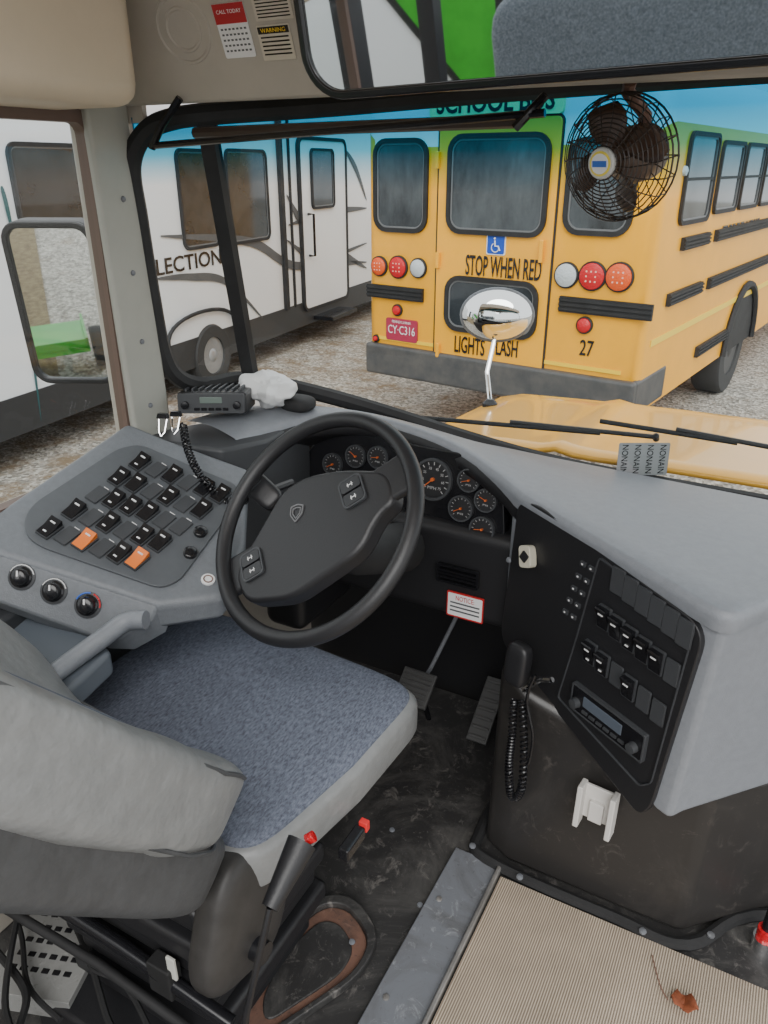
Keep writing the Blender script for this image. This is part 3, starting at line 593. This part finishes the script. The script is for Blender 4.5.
hu=mk('head_unit',[(xf(HM,prism2(rr(.182,.058,.004),0,.010)),BLKG),(xf(HM,prism2(rr(.10,.024,.002,-.01,.006),.008,.0115)),M('lcd_grey',(.10,.12,.15),.15)),(xf(HM,ring2(rr(.188,.064,.004),rr(.180,.056,.004),0,.011)),DGR)],None,D,bevel=.001)
for x in (-.077,.072): mk('volume_knob',xf(HM@Matrix.Translation((x,-.008,.01)),lathe([(.011,0),(.010,.012),(.002,.013)],20)),DGR,hu)
for i in range(6): mk('preset_button',xf(HM,prism2(rr(.014,.006,.001,-.052+i*.019,-.017),.008,.013)),DGR,hu)
p=HY(531,556,1.36); m=nframe(p,(-.45,-.85,.2))@Matrix.Rotation(R(20),4,'Z')
mk('brake_knob',[(xf(m,prism2(rr(.032,.046,.008),0,.02)),M('ivory',(.55,.52,.42),.5)),(xf(m@Matrix.Rotation(R(45),4,'Z'),prism2(rr(.02,.02,.003),.018,.022)),BLK),(xf(m,lathe([(.012,-.05),(.012,0)],12)),BLK)],None,D,bevel=.002)
for q in ((520,632),(509,560)): mk('screw',xf(nframe(HY(*q,1.388),(-.5,-.85,0)),lathe([(.007,0),(.005,.004),(.002,.005)],12)),STEEL,D)
# steering column
sn=V((-.20,-.72,.66)).normalized(); sc=EYE+ray(313,524)*1.33
mk('steering_column',gtube([sc-sn*.05,sc-sn*.14,sc+V((-.0,.34,-.20))],lambda t:.036+.02*t,16),BLKR,D)
mk('turn_signal_stalk',gtube([sc-sn*.10,sc-sn*.10+V((-.16,.05,.03))],.006,8),BLKG,D)
E=thing('engine_cover','dirty black engine housing bolted to the floor','engine cover',(.1,1.5,0))
ec=[(-.43,1.33,.505),(-.36,1.295,.48),(-.1,1.292,.395),(.03,1.295,.39),(.22,1.47,.39),(.85,1.62,.39),(.85,1.76,.39),(-.43,1.76,.505)]
mk('housing',ppoly([V((x,y,z)) for x,y,z in ec],[V((x,y-.02 if y<1.7 else y,0)) for x,y,z in ec]),DOGH,E,bevel=.02,segs=4)
fl=sm([(-.445,1.55,.012),(-.445,1.32,.012),(-.40,1.25,.012),(-.1,1.24,.012),(.05,1.25,.012),(.22,1.42,.012),(.84,1.57,.012)],6)
mk('floor_flange',gtube(fl,.014,8),BLKR,E)
for i in (9,14,20,26): mk('flange_bolt',xf(Matrix.Translation(fl[i]+V((0,-.012,.012))),lathe([(.008,0),(.008,.004),(.003,.006)],8)),STEEL,E)
# ================================================================ STEERING WHEEL
W=thing('steering_wheel','black two-spoke bus steering wheel with shield emblem','steering wheel',sc)
sx=(hit(402,474,sc,sn)-hit(223,583,sc,sn)).normalized(); SW=frame(sc,sx,sn.cross(sx))
mk('rim',xf(SW,gtube([V((.206*math.cos(a),.206*math.sin(a),0)) for a in [R(i*5) for i in range(72)]],.0145,14,True)),BLK,W,smooth=80)
SH=SW@Matrix.Translation((0,0,-.008))
hpx=[loc(SH,*p) for p in ((258,535),(284,490),(308,476),(342,470),(390,471),(398,500),(378,518),(362,552),(330,574),(292,600),(246,604),(235,575))]
mk('hub_pad',xf(SH,prism2(rpoly(hpx,.030,5),-.035,.006)),BLK,W,bevel=.010,segs=4)
for s_ in (1,-1):
    mk('spoke',xf(SW,prism2([(s_*.06,.035),(s_*.200,.040),(s_*.208,0),(s_*.200,-.040),(s_*.06,-.035)],-.022,-.004)),BLK,W,bevel=.008,segs=3)
for (u,v) in ((355,493),(255,566)):
    a,b=loc(SH,u,v); mk('button_pod',[(xf(SH,ring2(rr(.048,.058,.01,a,b),rr(.042,.052,.008,a,b),.004,.011)),DGR),(xf(SH,prism2(rr(.040,.023,.005,a,b+.0135),.004,.011)),BLKG),(xf(SH,prism2(rr(.040,.023,.005,a,b-.0135),.004,.011)),BLKG)]+[(xf(SH,gbox((a+dx,b+k,.0115),(w_,h_,.0006))),WHT) for k in (.0135,-.0135) for dx,w_,h_ in ((0,.012,.0015),(-.004,.0015,.008),(.004,.0015,.008))],None,W)
ux=(hit(314,512,sc,sn)-hit(286,517,sc,sn)).normalized(); a,b=loc(SH,299,514)
EM=frame(SH@V((a,b,.006)),ux,sn.cross(ux)); EMC=M('emblem_grey',(.13,.13,.135),.35)
shd=[(-.015,.013),(0,.017),(.015,.013),(.014,-.004),(0,-.02),(-.014,-.004)]
mk('shield_emblem',[(xf(EM,ring2(rpoly(shd,.003),[(x*.82,y*.82) for x,y in rpoly(shd,.003)],0,.0025)),EMC),(xf(EM,ring2(rpoly([(x*.66,y*.66) for x,y in shd],.002),[(x*.5,y*.5) for x,y in rpoly(shd,.002)],0,.0022)),EMC)],None,W)
# ================================================================ DRIVER SEAT
Q=thing('driver_seat','grey vinyl driver seat with worn blue fabric cushion','seat',(-.77,.75,0))
ct=Matrix.Translation((-.800,.858,.545))@Matrix.Rotation(R(1),4,'X')@Matrix.Rotation(R(-3),4,'Z')
def cush(q):
    return V((q.x*(1-.10*max(0,-q.y/.25)),q.y,q.z-.008*(q.x/.27)**2*(1 if q.z>0 else 0)-.012*max(0,q.y/.24)**4))
cu_=mk('seat_cushion',sq(ct,.300,.250,.054,.26,.22,64,24,fn=cush),VINYL,Q,smooth=80)
mk('blue_fabric_insert',sq(ct@Matrix.Translation((0,.0,.020)),.287,.240,.040,.18,.22,64,24,fn=cush),BLUEF,cu_,smooth=80,label='worn blue patterned fabric top')
sp=[ct@cush(V((x*.292,y*.244,.030))) for x,y in rr(2,2,.26,n=8)]
mk('seam_piping',gtube(sp,.0045,6,True),FABD,cu_)
bd=V((0,-.637,.77))
bf=frame(V((-.78,.365,.925)),V((1,0,0)),bd)
def brf(q):
    s_=q.x/.26; b=(.030 if q.x>0 else .10)*abs(s_)**2.5 if q.z<0 else 0
    k=1-.16*max(0,q.y/.35)
    z=q.z-b-.02*(q.y/.35)**2
    w_=mnoise.noise(V((q.x*9,q.y*14,3)))*.004
    c_=-.004*math.exp(-((q.y+.12+.10*q.x)/.012)**2)-.004*math.exp(-((q.y-.05-.25*q.x)/.010)**2)
    return V((q.x*k+c_*(1 if q.x>0 else -1),q.y,z+w_))
br=mk('backrest',sq(bf,.268,.355,.062,.45,.42,130,80,fn=brf),VINYL,Q,smooth=80)
mk('backrest_fabric',sq(bf@Matrix.Translation((0,0,-.03)),.15,.28,.045,.3,.3),BLUEF,br,smooth=80)
for zz,kk in ((.040,.262),(-.030,.262)):
    sp=[bf@(brf(V((x*kk,y*.348,zz)))) for x,y in rr(2,2,.42,n=10)]
    mk('seam_piping',gtube(sp,.0030,6,True),FABD,br)
mk('rear_shell',sq(bf@Matrix.Translation((0,-.045,.066)),.240,.365,.070,.40,.32,64,28),FABD,Q,smooth=80)
mk('cushion_pan',gbox((-.80,.82,.470),(.46,.38,.05)),BLK,Q,bevel=.015)
mk('suspension_boot',join(*[gbox((-.80,.74,.14+k*.055),(.34-.03*(k%2),.36-.03*(k%2),.05)) for k in range(6)]),BLK,Q,bevel=.012)
mk('seat_base',gbox((-.84,.70,.06),(.34,.42,.10)),BLK,Q,bevel=.01)
mk('side_housing',sq(Matrix.Translation((-.585,.62,.45))@Matrix.Rotation(R(-20),4,'X'),.035,.10,.12,.6,.6),M('grimy_plastic',(.045,.042,.040),.5,ns=20,na=.4),Q)
mk('side_knob',gtube([V((-.555,.60,.40)),V((-.53,.60,.40))],.018,14),BLKG,Q)
l0=HX(302,842,-.46); l1=HX(270,908,-.46); l2=HX(246,1015,-.46)
lv=mk('lever',gtube([l1,l2,V((-.47,.38,.02))],.005,8),BLKG,Q)
mk('lever_grip',gtube([l0,l0.lerp(l1,.5),l1],lambda t:.021-.009*t,12),BLK,lv)
mk('lever_button',gtube([l0+V((.004,.006,.0)),l0+V((.012,.012,.006))],.008,10),RED,lv)
bk=HX(358,830,-.485)
bl=mk('seat_belt_buckle',gbox(bk+V((0,-.02,-.01)),(.02,.06,.025)),BLKG,Q,bevel=.004)
mk('buckle_button',gbox(bk+V((.004,.014,0)),(.016,.012,.020)),M('bright_red',(.75,.03,.03),.4),bl,bevel=.002)
mk('seat_rail',gtube([HZ(10,875,.34),HZ(120,945,.30),HZ(232,1024,.25)],.013,10),BLKG,Q)
mk('seat_rail',gtube([HZ(0,905,.22),HZ(100,965,.20),HZ(190,1030,.18)],.009,10),BLKR,Q)
mk('rail_bracket',join(gbox(HZ(165,975,.28),(.05,.03,.07)),gbox(HZ(178,960,.24),(.03,.05,.05))),BLKR,Q,bevel=.004)
mk('rail_clip',gbox(HZ(172,968,.32),(.018,.006,.05)),M('off_white2',(.6,.6,.55),.5),Q,bevel=.002)
vb=Matrix.Translation(HZ(62,945,.10))@Matrix.Rotation(R(20),4,'Z')
mk('vent_box',[(xf(vb,gbox((0,0,0),(.17,.24,.05))),dirty('box_grey',(.26,.26,.25),(.12,.115,.11),(.42,.42,.41)))]+[(xf(vb,gbox((-.055+.022*i,-.07+.028*j,.0255),(.014,.010,.002))),BLKG) for i in range(6) for j in range(6)],None,label='grey slotted metal cover on the floor behind the seat',cat='vent cover',bevel=.004)
for k,(pp) in enumerate((((-5,880),(20,930),(28,985),(60,1020)),((60,890),(90,960),(110,1024),(130,1040)),((-5,950),(25,990),(20,1024),(10,1050)),((100,930),(90,965),(125,985),(150,1030)),((30,870),(15,930),(5,1000),(15,1040)))):
    mk('cable',gtube(sm([HZ(u,v,.15+.01*k) for u,v in pp],6),.005+.001*(k%3),6),BLKR,label='black cable lying on the cab floor',cat='cable',group='cables by the seat')
hc=[HZ(u,v,.004) for u,v in ((325,900),(355,905),(378,942),(358,980),(300,1020),(240,1060),(235,1020),(270,950))]
cxh=sum(k.x for k in hc)/8; cyh=sum(k.y for k in hc)/8
def scp(k): return [(p.x*k+cxh*(1-k),p.y*k+cyh*(1-k)) for p in hc]
mk('floor_hatch',[(ring2(rpoly(scp(1.05),.05),rpoly(scp(.90),.045),.001,.022),RUBF),(prism2(rpoly(scp(.9),.045),.001,.008),RUST),(prism2(rpoly(scp(.66),.03),.006,.013),RUBF)],None,label='worn reddish-brown recessed floor hatch beside the seat',cat='hatch cover',bevel=.004)
for q in ((392,830),(352,942),(420,905)):
    mk('screw',xf(Matrix.Translation(HZ(*q,.018 if q[0]==352 else .0)),lathe([(.007,0),(.006,.003),(.001,.004)],10)),STEEL,label='small metal screw in the cab floor',cat='screw',group='floor screws')
def pedal(name,u,v,z,w,h,lab,cat):
    p=HZ(u,v,z); m=nframe(p,(0,-.6,.8))
    e=thing(name,lab,cat,V((p.x,p.y,0)))
    mk('pedal_pad',xf(m,join(gbox((0,0,0),(w,h,.012)),*[gbox((0,-h/2+h*(i+.5)/7,.008),(w*.85,h*.05,.006)) for i in range(7)])),M('pedal_rubber',(.07,.07,.07),.5),e,bevel=.003)
    mk('pedal_arm',gtube([p+V((0,.01,-.01)),p+V((0,.10,.0)),p+V((.05,.16,.16))],.006,8),STEEL,e)
    mk('pedal_hinge',gtube([p+V((0,.03,-.01)),V((p.x,p.y+.10,.0))],.008,8),BLKG,e)
pedal('brake_pedal',415,688,.18,.10,.10,'wide black brake pedal on an arm','pedal')
pedal('accelerator_pedal',487,710,.10,.06,.19,'long ribbed black accelerator pedal','pedal')
# ================================================================ SMALL THINGS
rm=frame(HX(212,403,-1.13),CR,V((0,.15,1)))
TR=thing('two_way_radio','black mobile two-way radio sitting on the dash corner','radio',rm.translation-V((0,0,.03)))
mk('radio_body',xf(rm,prism2(rr(.155,.048,.006),-.12,0)),BLK,TR,bevel=.003)
mk('radio_face',[(xf(rm,prism2(rr(.150,.044,.006),0,.010)),DGR),(xf(rm,prism2(rr(.05,.014,.002,.0,.008),.009,.012)),M('lcd_green',(.16,.20,.18),.2))],None,TR,bevel=.001)
for x in (-.058,.058): mk('radio_knob',xf(rm@Matrix.Translation((x,-.003,.01)),lathe([(.009,0),(.008,.010),(.002,.011)],16)),BLKG,TR)
for i in range(5): mk('radio_button',xf(rm,prism2(rr(.012,.006,.001,-.032+i*.016,-.012),.009,.013)),BLKG,TR)
mk('heat_sink',xf(rm,join(*[gbox((-.06+.015*i,.027,-.06),(.004,.008,.10)) for i in range(9)])),DGR,TR)
mp=EYE+ray(262,490)*1.50
HS=thing('radio_handset','black fist microphone with coiled cord hanging on the dash','microphone',mp)
hm=nframe(mp,(.2,-.75,.6))@Matrix.Rotation(R(55),4,'Z')
mk('mic_body',sq(hm,.025,.046,.017,.5,.5),BLK,HS)
mk('mic_grille',xf(hm,join(*[gbox((0,.008+.006*k,.0165),(.026,.002,.002)) for k in range(4)])),DGR,HS)
mk('hang_clip',gtube([mp+V((0,.02,-.01)),mp+V((0,.10,-.02))],.008,8),BLK,HS)
mk('coiled_cord',coil([HX(183,425,-1.10),HX(188,450,-1.06),HX(200,475,-1.01),EYE+ray(222,500)*1.56,EYE+ray(246,500)*1.52],.007,.0022,34),BLKG,HS)
def clip(u,v):
    p=HX(u,v,-1.12); m=nframe(p,(.3,-.9,.1))
    e=thing('binder_clip','silver and black binder clip on the dash edge','binder clip',p,group='binder clips on the dash')
    mk('clip_body',xf(m,prism2([(-.012,0),(.012,0),(.009,.010),(-.009,.010)],-.006,.006)),BLKG,e)
    mk('clip_handle',xf(m,gtube([(-.009,0,0),(-.006,-.028,.01),(0,-.036,.014),(.006,-.028,.01),(.009,0,0)],.0016,5)),CHROME,e)
clip(163,418); clip(176,416)
bgm=M('white_plastic_film',(.75,.76,.76),.3,bs=20,ba=.4)
def crump(q):
    n_=mnoise.noise(q*28)*.022+mnoise.noise(q*60)*.010; return q+q.normalized()*n_
mk('plastic_bag',sq(Matrix.Translation(HY(269,388,1.43)+V((0,0,-.002))),.072,.05,.036,1,1,64,40,fn=crump),bgm,label='crumpled white plastic bag on the dash corner',cat='plastic bag',smooth=20)
mk('black_pouch',sq(Matrix.Translation(HY(298,403,1.46)),.042,.035,.018,.7,.7),BLKR,label='small black rounded case on the dash',cat='case')
HM2=thing('hand_microphone','black hand microphone with coiled cord hung under the dash wing','microphone',HY(518,670,1.25))
mk('mic_body',sq(nframe(HY(518,664,1.26),(-.3,-.9,.1)),.026,.048,.018,.5,.5),BLK,HM2)
mk('mic_bracket',gtube([HY(524,690,1.27),HY(540,679,1.24),HY(552,680,1.22)],.006,8),CHROME,HM2)
mk('coiled_cord',coil([HY(522,700,1.25),HY(524,745,1.22),HY(521,790,1.20),HY(511,795,1.20),HY(509,765,1.20),HY(512,735,1.22),HY(514,700,1.25)],.007,.0026,60),BLKG,HM2)
mk('cord',gtube(sm([HY(535,675,1.24),HY(527,700,1.24),HY(533,740,1.23),HY(524,780,1.22)],6),.0035,6),BLKG,HM2)
wb=nframe(HY(599,803,1.262),(-.1,-1,.05))
mk('wall_bracket',xf(wb,join(gbox((0,0,.004),(.080,.085,.008)),gbox((-.034,-.004,.018),(.012,.105,.034)),gbox((.034,-.004,.018),(.012,.105,.034)),gbox((0,-.015,.012),(.03,.05,.012)),lathe([(.008,.008),(.008,.013)],8))),M('off_white_plastic',(.62,.60,.57),.45),label='off-white plastic holder bracket on the engine housing',cat='bracket',bevel=.003)
lc=HZ(684,1005,.02); lm=Matrix.Translation(lc)
lf=[]
for i in range(7):
    t=-1+2*i/6; lf.append([lm@V((t*.026,s_*.018*(1-t*t)**.5*(1+.3*math.sin(i*2)),.004+.006*s_*s_+.004*math.sin(i*1.7))) for s_ in (-1,0,1)])
mk('dead_leaf',grid(lf),M('leaf_brown',(.30,.08,.03),.7,ns=60,na=.4),label='curled brown dead leaf on the ribbed mat',cat='leaf',solid=.001)
mk('twig',gtube(sm([HZ(652,955,.018),HZ(660,985,.02),HZ(668,1000,.018)],5),.0012,5),RUST,label='thin dry twig on the ribbed mat',cat='twig')
pb=HZ(761,948,.0); FX=thing('entry_post','dark upright stanchion with red collar by the step','post',V((pb.x,pb.y,0)))
mk('pole',gtube([V((pb.x,pb.y,.055)),V((pb.x+.005,pb.y,.20))],.011,10),BLKG,FX)
mk('red_collar',gtube([V((pb.x,pb.y,.035)),V((pb.x,pb.y,.06))],.017,12),RED,FX)
mk('chrome_base',gtube([V((pb.x,pb.y,.0)),V((pb.x,pb.y,.035))],.022,12),CHROME,FX)
# ================================================================ VISOR ROD
vz=thing('visor_rod','long black sun visor bar under the windshield header','visor bar',HY(155,145,1.2))
mk('rod',gtube([HY(150,146,1.19),HY(330,131,1.2),HY(545,113,1.2)],.006,8),BLKG,vz)
mk('visor_bar',gtube([HY(195,133,1.24),HY(520,121,1.22)],.010,8),M('visor_brown',(.05,.035,.028),.4),vz)
mk('end_bracket',gtube([HY(515,128,1.2),HY(530,112,1.2),HY(545,96,1.22)],.007,8),BLKG,vz)
mk('end_bracket',gtube([HY(152,148,1.19),HY(162,125,1.19),HY(180,98,1.2)],.007,8),BLKG,vz)
# ================================================================ FAN
fc=HY(614,160,1.22); fn_=V((-.30,-.94,-.14)); FM=nframe(fc,fn_)
Fa=thing('cab_fan','small bronze-black caged fan hanging from the header','fan',fc)
BRZ=M('bronze_black',(.035,.025,.02),.35)
Rf=.084; cg=[]
for i in range(13):
    r_=Rf*(.2+.8*i/12); z_=.032*(1-(r_/Rf)**2); cg.append(gtube([V((r_*math.cos(a),r_*math.sin(a),z_)) for a in [R(k*12) for k in range(30)]],.0010,4,True))
for z_ in (-.012,-.028): cg.append(gtube([V((Rf*math.cos(a),Rf*math.sin(a),z_)) for a in [R(k*12) for k in range(30)]],.0015,4,True))
for k in range(20):
    a=R(k*18); cg.append(gtube([V((r_*math.cos(a+r_*4),r_*math.sin(a+r_*4),.032*(1-(r_/Rf)**2))) for r_ in (.016,.04,.06,.075,Rf)]+[V((Rf*math.cos(a+.336),Rf*math.sin(a+.336),-.03)),V((.04*math.cos(a+.3),.04*math.sin(a+.3),-.05))],.0010,4))
mk('cage',xf(FM,join(*cg)),BRZ,Fa)
c24=lambda r_,z0,z1: lathe([(r_,z0),(r_,z1)],24)
mk('hub_badge',[(xf(FM,lathe([(.021,.026),(.021,.034),(.019,.036),(.002,.036)],24)),M('badge_silver',(.5,.5,.48),.4)),(xf(FM,c24(.0165,.035,.037)),M('badge_gold',(.75,.6,.08),.4)),(xf(FM,c24(.0135,.036,.038)),M('badge_white',(.7,.7,.7),.4)),(xf(FM,gbox((0,0,.0385),(.022,.008,.001))),M('badge_blue',(.03,.12,.45),.4))],None,Fa)
for k in range(4):
    a=R(k*90+20); rws=[]
    for i in range(6):
        r_=.015+.060*i/5; wd=.5*math.sin(.5+2.2*i/5)
        rws.append([FM@V((r_*math.cos(a+s_*wd),r_*math.sin(a+s_*wd),-.008+s_*.012)) for s_ in (-1,-.5,0,.5,1)])
    mk('fan_blade',grid(rws),M('blade_brown',(.08,.045,.03),.35),Fa,solid=.0015)
mk('motor',xf(FM,lathe([(.015,-.01),(.03,-.03),(.040,-.045),(.040,-.085),(.03,-.10),(.004,-.104)],24)),M('motor_brown',(.11,.07,.05),.4),Fa)
mk('mount_bracket',gtube([FM@V((0,.0,-.08)),FM@V((.0,.05,-.08)),HY(628,92,1.25),HY(630,82,1.24)],.010,8),RUST,Fa)
# ================================================================ INTERIOR MIRROR
I=thing('interior_mirror','wide black framed passenger mirror hanging from the header','mirror',(-.2,1.0,1.72))
IM=frame(V((-.20,.985,1.716)),V((1,.0,.026)),V((0,-.17,.98)))
mw,mh=.93,.25
mk('mirror_frame',[(xf(IM,prism2(rr(mw,mh,.06,n=8),-.03,-.004)),BLK),(xf(IM,ring2(rr(mw,mh,.06,n=8),rr(mw-.022,mh-.022,.049,n=8),-.006,.008)),BLKG)],None,I,bevel=.003)
mk('mirror_pane',xf(IM,prism2(rr(mw-.023,mh-.023,.049,n=8),-.004,.001)),MIRR,I)
for x in (-.3,.3): mk('mirror_arm',gtube([IM@V((x,.03,-.03)),V((x-.2,1.13,1.80))],.010,8),BLKG,I)
# ================================================================ STICKERS ON THE HEADER
HP=frame(V((-1,1.215,1.60)),V((1,0,0)),V((0,-.371,.928))); HPo=HP@Matrix.Translation((0,0,.001))
r=rpx(HPo,219,2,250,58)
g=[(xf(HPo,prism2(rr(r[2],r[3],.003,r[0],r[1]),0,.0015)),WHT),(xf(HPo,gbox((r[0],r[1]+r[3]*.32,.002),(r[2],r[3]*.36,.001))),M('cal_red',(.45,.02,.03),.5))]
g.append((xf(HPo,text2('CALL TODAY',r[2]*.8,r[3]*.07,r[0],r[1]+r[3]*.36,.0026,.0003)),WHT))
for i in range(5):
    for j in range(7): g.append((xf(HPo,gbox((r[0]+r[2]*(-.38+j*.127),r[1]+r[3]*(.04-.1*i),.0018),(r[2]*.07,r[3]*.035,.0005))),GD))
mk('calendar_sticker',g,None,label='red and white calendar sticker on the header',cat='sticker',smooth=0)
r=rpx(HPo,253,-6,292,20)
mk('info_label',[(xf(HPo,prism2(rr(r[2],r[3],.002,r[0],r[1]),0,.0012)),M('label_cream',(.55,.5,.42),.5))]+[(xf(HPo,gbox((r[0],r[1]+r[3]*(.35-.14*i),.0014),(r[2]*.85,r[3]*.05,.0004))),BLKG) for i in range(6)],None,label='cream printed information label on the header',cat='label',smooth=0)
r=rpx(HPo,260,24,293,60)
mk('warning_label',[(xf(HPo,prism2(rr(r[2],r[3],.002,r[0],r[1]),0,.0012)),M('label_cream2',(.6,.55,.45),.5)),(xf(HPo,gbox((r[0],r[1]+r[3]*.36,.0014),(r[2]*.94,r[3]*.2,.0006))),BLKG),(xf(HPo,text2('WARNING',r[2]*.75,r[3]*.12,r[0],r[1]+r[3]*.36,.0022,.0003)),M('warn_yellow',(.9,.6,.03),.5))]+[(xf(HPo,gbox((r[0],r[1]+r[3]*(.16-.12*i),.0014),(r[2]*.85,r[3]*.045,.0004))),BLKG) for i in range(5)],None,label='black and yellow warning label on the header',cat='label',smooth=0)
r=loc(HP,183,30)
mk('embossed_speaker_ring',xf(HP,join(*[gtube([V((r[0]+k*math.cos(a),r[1]+k*.9*math.sin(a),0)) for a in [R(i*10) for i in range(36)]],.0035,6,True) for k in (.055,.035)])),TAUPE,t1)
# ================================================================ CAMERA, LIGHT
cam=bpy.data.cameras.new('camera'); co=bpy.data.objects.new('camera',cam); bpy.context.scene.collection.objects.link(co)
co.location=EYE; co.rotation_euler=(R(90)-TH,0,PS); cam.sensor_width=36; cam.lens=FP*36/1024; cam.clip_start=.02
bpy.context.scene.camera=co
w=bpy.data.worlds.new('world'); bpy.context.scene.world=w; w.use_nodes=True
bg=w.node_tree.nodes['Background']; bg.inputs[0].default_value=(.96,.98,1,1); bg.inputs[1].default_value=1.6
sl_=bpy.data.lights.new('sun','SUN'); sl_.energy=2.6; sl_.angle=R(45); sl_.color=(1,.98,.95); so=bpy.data.objects.new('sun',sl_); bpy.context.scene.collection.objects.link(so)
so.rotation_euler=(R(50),0,R(25))
